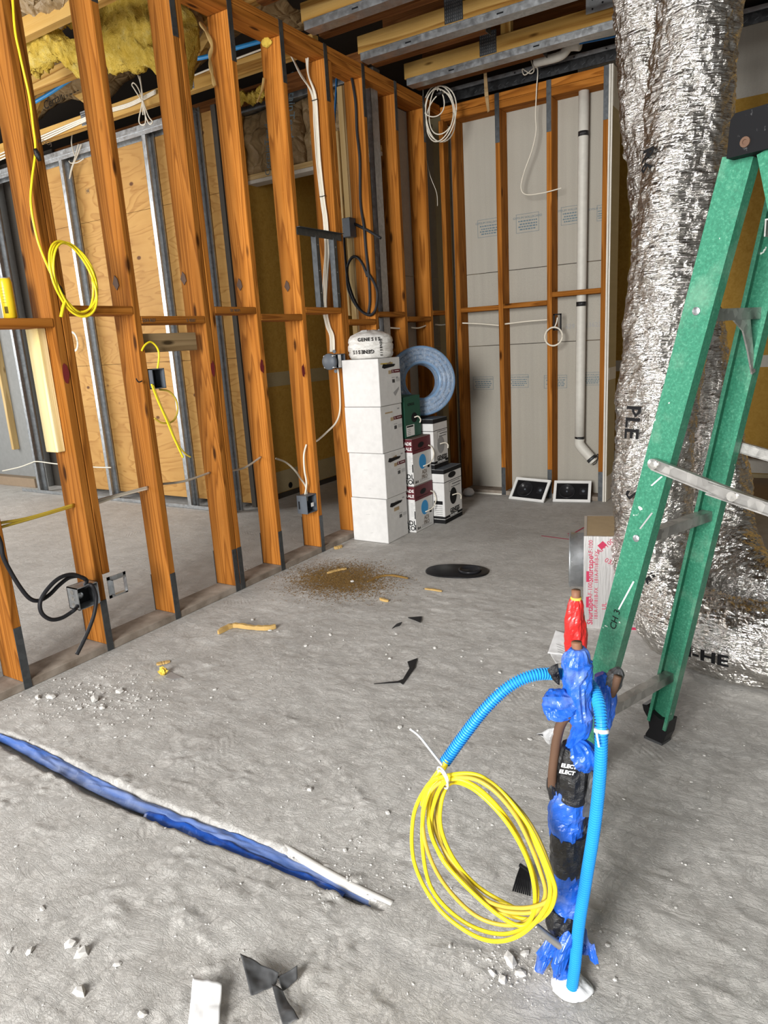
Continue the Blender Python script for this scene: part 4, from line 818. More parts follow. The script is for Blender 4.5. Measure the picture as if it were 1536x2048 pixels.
# white cable bundle down to the grey box
e = empty('cable_bundle', PY(668, 700, 3.84), 'bundle of white cables running down the left stud to a grey box', 'cable bundle')
base = [(628, 190), (634, 250), (638, 320), (645, 400), (650, 440), (655, 500), (653, 555), (650, 610), (655, 650), (663, 672), (666, 704)]
for q, (st, dx) in enumerate((((576, 100), -5), ((580, 103), -2), ((612, 113), 1), ((616, 115), 4))):
    path = [PY(st[0], st[1], 3.80)] + ([PY(600, 145 + q * 3, 3.82)] if q < 2 else [PY(617, 150, 3.82)]) + [PY(x + dx * (0.8 + 0.3 * math.sin(i * 1.3 + q)), y, 3.838 - 0.004 * (q % 2)) for i, (x, y) in enumerate(base)]
    mb = MB(); mb.tube(spline(path, 7), 0.0055, 7); part(mb, 'cable', 'white_cable', e, True)
for py, px_ in ((200, 629), (392, 645)):
    c_ = PY(px_, py, 3.834); mb = MB(); mb.tube([c_ + Vector((0.022 * math.cos(t), 0.012 * math.sin(t), 0.004 * math.sin(t))) for t in np.linspace(0, 2 * math.pi, 17)], 0.0022, 5); part(mb, 'cable_tie', 'black_cable', e, True)
# grey round-cover box
def ebox(name, lo, hi, label, open_axis='x', mat='grey_plastic', cat='outlet box'):
    e = empty(name, ((lo[0] + hi[0]) / 2, (lo[1] + hi[1]) / 2, lo[2]), label, cat); t = 0.004; mb = MB()
    if open_axis == 'x':
        mb.box(lo, (lo[0] + t, hi[1], hi[2])); inner = ((lo[0] + t, lo[1] + t, lo[2] + t), (lo[0] + t + 0.001, hi[1] - t, hi[2] - t))
        for a, b in (((lo[0], lo[1], lo[2]), (hi[0], lo[1] + t, hi[2])), ((lo[0], hi[1] - t, lo[2]), (hi[0], hi[1], hi[2])), ((lo[0], lo[1], lo[2]), (hi[0], hi[1], lo[2] + t)), ((lo[0], lo[1], hi[2] - t), (hi[0], hi[1], hi[2]))): mb.box(a, b)
    part(mb, 'shell', mat, e); mb = MB(); mb.box(*inner); part(mb, 'inside', 'ink_black', e); return e
e = ebox('round_cover_box', (-0.075, 3.745, 1.155), (0.01, 3.852, 1.245), 'grey outlet box with round grey cover where the white cables end')
mb = MB(); c_ = Vector((-0.03, 3.742, 1.2)); mb.lathe([(0.052, 0.0), (0.052, 0.02), (0.046, 0.03)], c_, (0, -1, 0), 24); cv = part(mb, 'round_cover', 'grey_plastic', e, True)
mb = MB(); mb.box((0.0105, 3.77, 1.16), (0.0125, 3.80, 1.24)); part(mb, 'white_label', 'white_plastic', e)
mb = MB(); mb.box((-0.07, 3.715, 1.16), (0.008, 3.744, 1.24), 0.004); part(mb, 'mounting_ring', 'white_plastic', e)
for z in (1.262, 1.138):
    mb = MB(); mb.lathe([(0.012, 0), (0.012, 0.004)], (0.0, 3.75, z), (0, -1, 0), 10); part(mb, 'ear', 'grey_plastic', e)
wire('feed_cable', [PY(676, 738, 3.84), PY(679, 775, 3.84), PY(680, 820, 3.83), PY(672, 845, 3.78), PY(655, 863, 3.70), PY(636, 880, 3.58), PX(628, 884, -0.05)], 0.006, 'white_cable', 'white cable curving down from the round grey box to next stud', 'cable')
e = ebox('low_outlet_box', (-0.08, 3.345, 0.282), (-0.005, 3.446, 0.395), 'low grey outlet box on the left stud near the white cartons')
mb = MB(); mb.box((-0.082, 3.342, 0.280), (-0.003, 3.3445, 0.397), 0.001); part(mb, 'front_plate', 'grey_plastic', e)
mb = MB(); mb.box((-0.0045, 3.385, 0.32), (-0.003, 3.41, 0.345)); part(mb, 'white_label', 'white_plastic', e); mb = MB(); mb.box((-0.07, 3.3405, 0.31), (-0.06, 3.3419, 0.36)); part(mb, 'slot', 'ink_black', e)
wire('drop_cable', [PY(613, 889, 3.440), PY(608, 910, 3.41), PY(609, 940, 3.40), PY(613, 965, 3.40), PY(611, 985, 3.40), PY(607, 1002, 3.40)], 0.006, 'white_cable', 'short white cable dropping from a stud hole into low box', 'cable')
wire('branch_cable', [PX(552, 917, -0.07), PX(572, 925, -0.06), PX(590, 941, -0.05), PY(602, 958, 3.40), PY(612, 975, 3.41), PY(614, 1002, 3.41)], 0.006, 'grey_cable', 'grey cable arching from the stud into the low grey box', 'cable')
# run of cables bored through the studs
runs = [((0, 1046), (60, 1035), (148, 1009), 1.3, 1.81, 'cables entering at the left edge of the picture', 'dim_yellow_cable'), ((182, 1004), (235, 990), (296, 974), 1.89, 2.215, 'pair of cables spanning between the second and third left studs', 'grey_cable'), ((325, 968), (370, 962), (420, 945), 2.26, 2.652, 'grey cable spanning to the double stud', 'grey_cable'), ((463, 941), (490, 935), (522, 914), 2.74, 3.042, 'grey cable spanning from the double stud to the next', 'grey_cable')]
for q, (a, m_, b, ya, yb, lab, mt) in enumerate(runs):
    for d in range(2 if q < 2 else 1):
        pa = PX(a[0], a[1] + d * 7, -0.07) if q else PX(a[0], a[1] + d * 9, -0.02); pm = PX(m_[0], m_[1] + d * 3, -0.06 if q else -0.04); pb_ = PY(b[0], b[1] + d * 3, yb - 0.002)
        wire('bored_cable', [pa, pm, pb_], 0.006, mt if not d else 'dim_yellow_cable' if q == 0 else 'white_cable', ('lower ' if d else 'upper ') * (q < 2) + ('of two ' if q < 2 else '') + lab, 'cable', group='cables bored through the left studs')
# junction box with black cable
e = ebox('junction_box', (-0.055, 1.70, 0.245), (0.018, 1.805, 0.345), 'square steel junction box low on the left stud with black cable', mat='galv', cat='junction box')
for dz in (0.02, 0.05, 0.078):
    mb = MB(); mb.lathe([(0.011, 0), (0.011, 0.0012)], (-0.02, 1.7, 0.245 + dz), (0, -1, 0), 12); part(mb, 'knockout', 'worn_alu', e)
mb = MB(); mb.lathe([(0.014, 0), (0.014, 0.012), (0.006, 0.016)], (-0.05, 1.75, 0.29), (1, 0, 0), 10); part(mb, 'clamp', 'galv', e)
def jz(x, y): return (x / 3.84, 1080 + y / 3.84)
k1 = [PX(*jz(*p), 0.03) for p in ((-40, -80), (5, 20), (25, 130), (85, 250), (160, 370), (230, 450), (300, 465), (380, 420), (450, 350), (530, 290), (610, 280), (665, 312))] + [Vector((-0.02, 1.76, 0.33))]
k2 = [PX(*jz(*p), 0.045) for p in ((655, 300), (560, 265), (460, 290), (370, 370), (310, 470), (320, 560), (390, 610), (470, 600), (540, 560), (578, 530))] + [Vector((-0.01, 1.71, 0.262))]
k3 = [Vector((-0.01, 1.76, 0.33))] + [PX(*jz(*p), 0.05) for p in ((700, 345), (738, 430), (725, 560), (685, 680), (640, 780), (590, 880))]
e = empty('black_cable', PX(*jz(300, 465), 0.03), 'thick black cable looping into the steel junction box at left', 'cable')
for n_, p in (('cable_run', k1), ('cable_loop', k2), ('cable_tail', k3)):
    mb = MB(); mb.tube(spline(p, 8), 0.0085, 10); part(mb, n_, 'black_cable', e, True)
e = empty('mud_ring', (0.02, 1.9, 0.245), 'thin square steel plaster ring beside the junction box stud', 'plaster ring')
mb = MB(); a, b, t = 1.856, 1.956, 0.014
for lo, hi in (((a, .245), (a + t, .345)), ((b - t, .245), (b, .345)), ((a, .245), (b, .245 + t)), ((a, .345 - t), (b, .345))): mb.box((0.012, lo[0], lo[1]), (0.016, hi[0], hi[1])); 
part(mb, 'ring_plate', 'galv', e); mb = MB()
for lo, hi in (((a + t, .259), (a + t + .002, .331)), ((b - t - .002, .259), (b - t, .331)), ((a + t, .259), (b - t, .261)), ((a + t, .329), (b - t, .331))): mb.box((0.0165, lo[0], lo[1]), (0.036, hi[0], hi[1]))
part(mb, 'raised_collar', 'galv', e)
# switch box on third stud with yellow cable
e = ebox('switch_box', (-0.045, 2.256, 1.15), (0.022, 2.33, 1.243), 'dark grey switch box on the left stud with yellow cable ends', cat='switch box')
for i, pts in enumerate((((283, 702), (290, 690), (302, 684), (314, 695), (318, 712), (315, 738)), ((303, 768), (315, 800), (332, 838), (346, 872), (358, 898), (366, 915)), ((306, 770), (322, 812), (338, 846), (352, 882), (368, 905), (381, 914)), ((318, 779), (338, 783), (352, 800), (355, 822), (346, 842), (325, 846), (308, 836)))):
    mb = MB(); mb.tube(spline([PX(x, y, 0.0 + 0.02 * (i in (1, 2))) for x, y in pts], 8), 0.0048, 8); part(mb, 'yellow_tail', 'yellow_cable' if i in (0, 1) else 'dim_yellow_cable', e, True)
mb = MB(); mb.tube(spline([PX(272, 757, 0.01), PX(277, 764, 0.01), PX(284, 762, 0.01)], 5), 0.003, 6); part(mb, 'nail', 'black_steel', e, True)
# yellow cable coil hanging on the second stud
e = empty('yellow_cable_coil', PX(148, 615, 0.02), 'thin yellow cable coil taped up beside the second left stud', 'cable coil')
for q in range(4):
    c_ = PX(147 + (0, 3, -2, 2)[q], 556 + (0, 3, -2, 5)[q], 0.02 + 0.006 * q); ry, rz = 0.092 + 0.005 * (q % 3), 0.138 + 0.006 * (q % 2)
    mb = MB(); mb.tube([c_ + Vector((0.01 * math.sin(2 * t + q), ry * math.cos(t + 0.2), rz * math.sin(t))) for t in np.linspace(0, 2 * math.pi, 44)], 0.0048, 8); part(mb, 'cable_turn', 'yellow_cable', e, True)
mb = MB(); mb.tube(spline([Vector((-0.01, 1.90, 3.03)), Vector((0.008, 1.885, 2.85)), PX(28, 40, 0.01), PX(40, 110, 0.012), PX(58, 190, 0.012), PX(66, 250, 0.012), PX(71, 300, 0.014), PX(64, 360, 0.014), PX(62, 410, 0.014), PX(74, 475, 0.016), PX(92, 525, 0.018), PX(112, 568, 0.02)], 8), 0.0048, 8); part(mb, 'lead', 'yellow_cable', e, True)
mb = MB(); mb.tube(spline([PX(122, 634, 0.03), PX(126, 615, 0.03), PX(131, 600, 0.03)], 5), 0.007, 8); part(mb, 'cut_end', 'yellow_cable', e, True)
for a, b in (((112, 566), (127, 590)), ((70, 298), (80, 322))):
    mb = MB(); mb.tube([PX(*a, 0.022), PX((a[0] + b[0]) / 2, (a[1] + b[1]) / 2, 0.026), PX(*b, 0.024)], [0.008, 0.012, 0.007], 8); part(mb, 'black_tape', 'black_tape', e, True)
# drink can on the nogging
c_ = Vector((-0.068, 1.672, 1.4765)); e = empty('drink_can', c_, 'tall yellow drink can standing on the nogging at left', 'can')
mb = MB(); mb.lathe([(0.022, 0), (0.026, 0.006), (0.0265, 0.138), (0.0235, 0.15), (0.0225, 0.153)], c_, (0, 0, 1), 28); part(mb, 'can_body', 'can_yellow', e, True)
mb = MB(); mb.lathe([(0.0228, 0.151), (0.0232, 0.156), (0.021, 0.156), (0.020, 0.152)], c_, (0, 0, 1), 28); part(mb, 'can_rim', 'alu', e, True)
mb = MB()
for q in range(5): a = -1.15 + q * 0.1; n_ = Vector((math.cos(a), math.sin(a), 0)); mb.obox(c_ + n_ * 0.0267 + Vector((0, 0, 0.02)), Vector((-n_.y, n_.x, 0)) * 0.0016, n_ * 0.0004, (0, 0, 0.026))
part(mb, 'barcode', 'ink_black', e)
for q in range(6):
    for s_ in range(3):
        a = -1.2 + s_ * 0.16; n_ = Vector((math.cos(a), math.sin(a), 0)); mb = MB(); mb.obox(c_ + n_ * 0.0267 + Vector((0, 0, 0.06 + q * 0.011)), Vector((-n_.y, n_.x, 0)) * 0.0038, n_ * 0.0003, (0, 0, 0.0012)); part(mb, 'fine_print', 'ink_brown', e)
# black cable and dark box near the corner
def gz(x, y): return (660 + x / 3.53, 120 + y / 3.53)
e = empty('corner_black_cable', PY(*gz(280, 1800), 4.25), 'black cable hanging in loops on the left stud near the corner', 'cable')
for n_, pts in (('cable_run', ((150, 105), (180, 290), (190, 500), (210, 700), (215, 1000), (240, 1180), (255, 1350), (275, 1550), (282, 1700), (270, 1790))), ('cable_loop', ((265, 1530), (230, 1440), (190, 1392), (150, 1400), (120, 1480), (130, 1620), (190, 1740), (270, 1800), (320, 1765), (335, 1650), (310, 1570), (258, 1490))), ('cable_loop', ((98, 1240), (110, 1420), (128, 1560), (170, 1690), (225, 1775), (290, 1803))), ('cable_tail', ((95, 1185), (120, 1160), (165, 1155), (240, 1190), (300, 1222), (358, 1258)))):
    mb = MB(); mb.tube(spline([PY(*gz(*p), 4.25 - 0.004 * (i % 2)) for i, p in enumerate(pts)], 8), 0.0095, 9); part(mb, n_, 'black_cable', e, True)
mb = MB(); a, b = PY(685, 437, 4.20), PY(703, 473, 4.20); mb.box((a.x, 4.19, b.z), (b.x, 4.262, a.z), 0.003); thing(mb, 'dark_outlet_box', 'grey_plastic', 'small dark outlet box where the corner black cable ends', 'outlet box')
# wires along the corner bays
for q, (a, b) in enumerate((((770, 655), (800, 657)), ((822, 655), (852, 651)), ((870, 649), (893, 649)))):
    wire('corner_bay_cable', [PX(*a, -0.05), PX((a[0] + b[0]) / 2, a[1] + 1, -0.05), PX(*b, -0.05)], 0.006, 'white_cable', ['white cable stub behind the white cable roll', 'white cable stub right of the cable roll in the next bay', 'white cable stub in the last bay beside the corner'][q], 'cable')
# peeled bark strip, foam blob and nails on studs (parts of the wall)
mb = MB(); mb.tube(spline([PY(400, 45, 3.02), PY(412, 62, 3.0), PY(424, 90, 3.0), PY(420, 115, 3.01), PY(424, 145, 3.0), PY(430, 172, 3.01)], 6), [0.006 + 0.006 * abs(math.sin(i * 0.5)) for i in range(31)], 6); part(mb, 'peeled_strip', 'splinter', stud_o[5], True)
mb = MB(); mb.tube(spline([PY(528, 156, 3.42), PY(524, 180, 3.42), PY(514, 205, 3.42)], 6), [0.008] * 7 + [0.004] * 6, 6); part(mb, 'peeled_strip', 'splinter', stud_o[6], True)
c_ = PY(533, 83, 3.44); mb = MB()
mb.sheet(lambda u, v: c_ + Vector((math.cos(u * 6.283) * math.sin(v * 3.1416), -abs(math.cos(v * 1.5708)) * 0.6 if False else math.sin(u * 6.283) * math.sin(v * 3.1416) * 0.6, math.cos(v * 3.1416))) * (0.03 + 0.012 * fbm((math.cos(u * 6.283) * 2, math.sin(u * 6.283) * 2, v * 4), 3)), 20, 12); part(mb, 'foam_blob', 'foam_yellow', stud_o[6], True)
for i, (px_, py, y) in enumerate(((233, 567, 2.215), (368, 558, 2.652), (480, 570, 3.042), (575, 573, 3.448))):
    c_ = PY(px_, py, y - 0.001); mb = MB(); mb.prism([c_ + Vector((a, 0, b)) for a, b in ((-.022, 0), (-.004, .035), (.012, .02), (.018, -.01), (.0, -.03))], (0, -0.004, 0)); part(mb, 'split_knot', 'rust', stud_o[3 + i])
# red spray marks on the room side of studs
for q, (px_, py, o) in enumerate(((132, 746, s2_sis), (426, 738, stud_o[4]), (524, 733, stud_o[5]), (607, 742, stud_o[6]))):
    c_ = PX(px_, py, 0.0012 if q else 0.0012); rs = random.Random(q); mb = MB(); mb.prism([c_ + Vector((0, (0.012 + 0.005 * rs.random()) * math.cos(t), (0.03 + 0.02 * rs.random()) * math.sin(t))) for t in np.linspace(0, 6.283, 15)[:-1]], (0.0004, 0, 0)); part(mb, 'red_spray_mark', 'spray_red', o)
for (px_, py, s_) in ((90, 285, 'HOOJ'), (298, 641, '2X4 REF'), (470, 621, '50 W/M'), (382, 641, 'S 4507')):
    p = PX(px_, py, 0.0025); text(s_, 0.022, p, (0, 1, 0), (0, 0, 1), 'ink_brown', WL)

# ================================================================== LEFT ROOM CEILING SERVICES
def blanket(name, pts, depth, label, seed, mat='insulation', res=46):
    # hanging blanket of glass wool: outline by columns (x, z_top, z_bottom, y)
    P = pts; e_pts = []
    mb = MB()
    def fn(u, v):
        f = u * (len(P) - 1); i = min(int(f), len(P) - 2); t = f - i; a = [P[i][q] * (1 - t) + P[i + 1][q] * t for q in range(4)]
        ang = 2 * math.pi * v
        zz = (a[1] + a[2]) / 2 + (a[1] - a[2]) / 2 * math.cos(ang); ed = math.sin(math.pi * min(max(u, 0.0), 1.0)) ** 0.35
        yy = a[3] - depth * math.sin(ang) * ed
        nz_ = fbm((a[0] * 8 + seed, zz * 8, yy * 8), 5); n2 = fbm((a[0] * 26 + seed, zz * 26, yy * 26), 4)
        return Vector((a[0] + 0.03 * nz_, yy - 0.035 * nz_ - 0.014 * n2, zz + 0.03 * nz_ + 0.022 * n2 * (1 if math.cos(ang) < 0 else 0.4)))
    mb.sheet(fn, res, 56); return thing(mb, name, mat, label, 'insulation', None, True)
def col(px_, t, b, y): a, c_ = PY(px_, t, y), PY(px_, b, y); return (a.x, a.z, c_.z, y)
blanket('insulation_blanket', [col(192, -30, 155, 3.25), col(215, -30, 152, 3.25), col(245, -30, 150, 3.25), col(275, -30, 140, 3.25), col(300, -20, 158, 3.25), col(320, 0, 165, 3.25), col(355, 10, 185, 3.25), col(392, 30, 80, 3.25)], 0.09, 'large yellow glass wool blanket sagging from the left ceiling', 1)
blanket('insulation_blanket', [col(40, 66, 145, 3.0), col(70, 70, 152, 3.0), col(95, 64, 128, 3.0), col(118, 62, 130, 3.0), col(140, 75, 150, 3.0), col(162, 95, 165, 3.0)], 0.06, 'ragged yellow glass wool tuft hanging left of the big blanket', 5)
blanket('insulation_blanket', [col(68, 40, 50, 2.98), col(100, 36, 54, 2.98), col(130, 26, 46, 2.98), col(150, 20, 40, 2.98)], 0.05, 'thin yellow glass wool strip under the brown paper batt', 8)
blanket('paper_batt', [col(18, -30, 22, 2.9), col(60, -30, 40, 2.9), col(100, -30, 42, 2.9), col(145, -40, 20, 2.9)], 0.12, 'brown paper faced batt bulging down at the top left', 13, 'kraft')
blanket('paper_batt', [col(350, 10, 60, 3.35), col(370, 15, 70, 3.35), col(395, 20, 55, 3.35)], 0.08, 'small brown paper batt right of the yellow blanket', 17, 'kraft')
blanket('insulation_blanket', [col(478, 185, 205, 4.4), col(500, 180, 205, 4.4), col(530, 178, 200, 4.4)], 0.04, 'little yellow glass wool tuft above the passage header', 21)
for q, (pts, lab) in enumerate(((((70, 204), (110, 180), (160, 145)), 'bright blue water pipe crossing the ceiling at far left'), (((350, 118), (400, 116), (455, 101), (530, 80)), 'bright blue water pipe crossing the ceiling behind the fourth stud'))):
    wire('water_pipe', [PY(x, y, 3.62) for x, y in pts], 0.013, 'conduit_blue', lab, 'pipe', group='blue water pipes')
wire('riser_pipe', [PY(674, 140, 4.45), PY(672, 190, 4.45), PY(668, 260, 4.45), PY(668, 320, 4.45)], 0.008, 'pipe_blue', 'dark blue pipe dropping behind the double stud', 'pipe')
for q in range(3):
    wire('ceiling_run', [PY(0, 308 + q * 6, 3.885), PY(75, 276 + q * 5, 3.885), PY(140, 248 + q * 4, 3.885), PY(200, 224 + q * 3, 3.885), PY(260, 206 + q * 3, 3.885), PY(312, 180 + q * 3, 3.885)], 0.006, 'white_cable', 'one of three white cables clipped along the left ceiling chord', 'cable', group='white cables along the left ceiling chord')
wire('ceiling_run', [PY(385, 152, 3.885), PY(450, 126, 3.885), PY(530, 96, 3.885)], 0.006, 'white_cable', 'single white cable along the ceiling chord behind the fourth stud', 'cable')
for q in range(4):
    wire('tray_cable', [PY(475, 192 + 3 * q, 4.5), PY(540, 172 + 3 * q, 4.5), PY(620, 150 + 3 * q, 4.5)], 0.006, 'white_cable', 'one of four white cables lying over the passage header', 'cable', group='white cables over the passage header')
e = empty('looped_wires', PY(285, 248, 3.86), 'folded white wires hanging in loops below the left ceiling chord', 'wire bundle')
for q, pts in enumerate((((276, 150), (282, 170), (285, 200), (278, 240), (284, 250), (291, 244), (287, 210), (270, 180), (264, 170), (268, 166), (278, 180), (296, 230), (305, 243), (298, 247), (288, 220), (282, 168)), ((280, 152), (284, 185), (286, 230)))):
    mb = MB(); mb.tube(spline([PY(x, y, 3.86) for x, y in pts], 7), 0.0045, 7); part(mb, 'wire_strand', 'white_cable', e, True)
e = empty('stud_wires', PY(140, 355, 4.08), 'grey wires spreading from the top of the leftmost steel stud', 'wire bundle')
for q, pts in enumerate((((163, 288), (155, 310), (145, 335), (140, 356)), ((157, 288), (150, 315), (142, 340), (139, 358)), ((145, 265), (143, 285), (146, 300), (150, 312)), ((168, 317), (155, 325), (142, 326), (138, 322)))):
    mb = MB(); mb.tube(spline([PY(x, y, 4.07) for x, y in pts], 6), 0.005, 7); part(mb, 'wire_strand', 'grey_cable', e, True)
wire('far_wall_cable', [PY(5, 942, 4.09), PY(40, 934, 4.09), PY(62, 926, 4.09), PY(75, 923, 4.09), PY(115, 928, 4.09), PY(185, 934, 4.09), PY(222, 935, 4.09)], 0.006, 'white_cable', 'white cable running low along the steel studs at far left', 'cable')
e = empty('far_cable_ring', PY(152, 700, 4.07), 'small white cable ring hanging on the far steel stud', 'cable ring')
for q in range(3):
    c_ = PY(147, 683, 4.095 - 0.004 * q); mb = MB(); mb.tube([c_ + Vector(((0.052 + 0.006 * q) * math.cos(t), 0, (0.075 + 0.006 * q) * math.sin(t))) for t in np.linspace(0, 6.283, 25)], 0.0045, 7); part(mb, 'cable_turn', 'white_cable', e, True)

k = N('speckled_black'); sp = k.noise(k.co((1, 1, 1), False), 40, 5, 0.7); k.set(Base_Color=k.ramp(sp, [(0.6, (0.007, 0.007, 0.008)), (0.72, (0.12, 0.12, 0.12)), (0.78, (0.5, 0.5, 0.48))]), Roughness=0.6, Specular_IOR_Level=0.12); MAT['speckled_black'] = k.m
# ================================================================== STEP LADDER (its back legs face left)
LC = Vector((2.239, 1.952, 0)); th = 1.1977; la = Vector((math.cos(th), math.sin(th), 0)); lb = Vector((math.sin(th), -math.cos(th), 0)); LZ = 1.625
def rear(side, z): return LC + la * (side * (0.219 - 0.061 * z)) + lb * (0.209 * z) + Vector((0, 0, z))
def front(side, z): return LC + la * (side * (0.262 - 0.075 * z)) + lb * (0.42 + 0.30 * (LZ - z)) + Vector((0, 0, z))
e = empty('step_ladder', LC, 'green fibreglass step ladder with black cap and grey spreader bars', 'ladder')
def rail(fn, side, open_in, name, z0=0.03):
    p0, p1 = fn(side, z0), fn(side, LZ); d = (p1 - p0); L = d.length; d.normalize(); n_ = la * side; n_ = (n_ - d * n_.dot(d)).normalized(); w_ = d.cross(n_).normalized(); W_ = 0.066; D_ = 0.028; t = 0.004
    mb = MB(); o = p0 - w_ * W_ / 2
    mb.obox(o, d * L, w_ * W_, n_ * t); mb.obox(o, d * L, w_ * t, -n_ * D_); mb.obox(o + w_ * (W_ - t), d * L, w_ * t, -n_ * D_)
    mb.obox(o + w_ * t - n_ * D_, d * L, w_ * 0.006, n_ * t); mb.obox(o + w_ * (W_ - t - 0.006) - n_ * D_, d * L, w_ * 0.006, n_ * t)
    r_ = part(mb, name, 'fiberglass_green', e)
    return r_, d, n_, w_
rails = {}
for s_ in (-1, 1):
    rails[('r', s_)] = rail(rear, s_, True, 'rear_rail', 0.07); rails[('f', s_)] = rail(front, s_, True, 'front_rail', 0.07)
# feet
def foot(p, rear_side):
    o = -lb if rear_side else lb; k_ = -0.209 if rear_side else -0.30
    prof = [(-.030, .002), (.024, .002), (.030, .018), (.023, .045), (.034, .075), (.056, .098), (.066, .118), (.050, .122), (.024, .102), (.0, .092), (-.034, .096), (-.037, .045)]
    mb = MB(); mb.prism([p + o * (u + k_ * z) + Vector((0, 0, z)) - la * 0.024 for u, z in prof], la * 0.046); b = part(mb, 'boot', 'black_plastic', e)
    mb = MB(); mb.prism([p + o * u - la * 0.027 + Vector((0, 0, 0.0005)) for u in (-.034, .03)] + [p + o * u + la * 0.025 + Vector((0, 0, 0.0005)) for u in (.03, -.034)], (0, 0, 0.010)); part(mb, 'tread_pad', 'dark_scrap', b)
for key in rails: foot((rear if key[0] == 'r' else front)(key[1], 0.0), key[0] == 'r')
# horizontal braces at the back
for z in (0.256, 0.795, 1.327):
    a, b = rear(-1, z), rear(1, z); mb = MB(); d = (b - a).normalized(); mb.obox(a - lb * 0.026, b - a, lb * 0.03, (0, 0, 0.003)); mb.obox(a - lb * 0.026 - Vector((0, 0, 0.024)), b - a, lb * 0.003, (0, 0, 0.024)); mb.obox(a + lb * 0.001 - Vector((0, 0, 0.024)), b - a, lb * 0.003, (0, 0, 0.024))
    br_ = part(mb, 'back_brace', 'worn_alu', e)
    for s_ in (-1, 1):
        p = rear(s_, z) + la * (0.004 * s_); mb = MB(); mb.lathe([(0.009, 0), (0.009, 0.004), (0.004, 0.006)], p, la * s_, 12); part(mb, 'rivet', 'galv', br_)
    if z > 1: mb = MB(); c_ = rear(1, z) - la * 0.03; mb.prism([c_ + la * a_ + Vector((0, 0, b_)) for a_, b_ in ((-.10, -.022), (-.02, -.022), (.022, -.15), (.006, -.155), (-.02, -.10), (-.05, -.05))], lb * 0.004); part(mb, 'corner_gusset', 'worn_alu', br_)
# steps of the climbing side
for k_ in range(5):
    z = 0.29 + k_ * 0.3; a, b = front(-1, z), front(1, z); mb = MB(); mb.obox(a - lb * 0.045, b - a, lb * 0.08, (0, 0, 0.003)); mb.obox(a - lb * 0.045 - Vector((0, 0, 0.03)), b - a, lb * 0.003, (0, 0, 0.03)); mb.obox(a + lb * 0.032 - Vector((0, 0, 0.03)), b - a, lb * 0.003, (0, 0, 0.03)); part(mb, 'step', 'worn_alu', e)
# spreaders
for s_ in (-1, 1):
    a = rear(s_, 0.985) + la * (0.012 * s_); b = front(s_, 0.90) + la * (0.012 * s_); m_ = a.lerp(b, 0.47) - Vector((0, 0, 0.006)); off = la * (0.006 * s_)
    for q, (p0, p1) in enumerate(((a, m_ + (m_ - a) * 0.08), (m_ - (b - m_) * 0.25, b))):
        d = (p1 - p0).normalized(); u_ = d.cross(la).normalized(); u_ = u_ if u_.z > 0 else -u_; mb = MB(); mb.obox(p0 - u_ * 0.013 + off * q, p1 - p0, u_ * 0.026, la * (0.004 * s_)); mb.obox(p0 + u_ * 0.011 + off * q, p1 - p0, u_ * 0.003, la * (0.012 * s_)); mb.obox(p0 - u_ * 0.014 + off * q, p1 - p0, u_ * 0.003, la * (0.012 * s_)); sp_ = part(mb, 'spreader_bar', 'worn_alu', e)
        mb = MB(); mb.lathe([(0.013, 0), (0.013, 0.006), (0.006, 0.008)], (p0 if q == 0 else p1) + off * q + la * (0.004 * s_), la * s_, 14); part(mb, 'pivot', 'alu', sp_)
    mb = MB(); mb.lathe([(0.011, 0), (0.011, 0.012)], m_ + la * (0.004 * s_), la * s_, 12); part(mb, 'spreader_hinge', 'alu', e)
# cap
c_ = LC + lb * 0.425 + Vector((0, 0, 1.660)); mb = MB(); hw, hl, hh = 0.09, 0.155, 0.040
V8 = []
prof = [(-0.092, -hh), (0.11, -hh), (0.118, -hh + 0.012), (0.112, hh - 0.01), (0.10, hh), (-0.078, hh), (-0.088, hh - 0.01)]
mb.prism([c_ - la * hl + lb * a + Vector((0, 0, b)) for a, b in prof], la * (2 * hl)); cap = part(mb, 'top_cap', 'speckled_black', e)
for s_ in (-1, 1):
    for a, b in ((-0.055, -0.018), (0.035, -0.012), (0.01, 0.03)):
        mb = MB(); mb.lathe([(0.010, 0), (0.010, 0.003), (0.005, 0.003), (0.005, 0.001)], c_ + la * (s_ * hl) + lb * a + Vector((0, 0, b)), la * s_, 14); part(mb, 'rivet', 'rust', cap)
r_, d, n_, w_ = rails[('r', -1)]
p = rear(-1, 0.57) + n_ * 0.0045; text('CH 3', 0.026, p, d, -w_ if (-w_).cross(d).dot(n_) < 0 else w_, 'ink_black', r_)
for z, l in ((0.60, 0.09), (0.93, 0.03), (0.82, 0.05)):
    mb = MB(); p = rear(-1, z) + n_ * 0.0042; mb.obox(p, d * l + w_ * 0.02, w_ * 0.004, n_ * 0.0004); part(mb, 'scrape_mark', ('caulk', 'ink_black', 'ink_grey')[int(z * 10) % 3], r_)

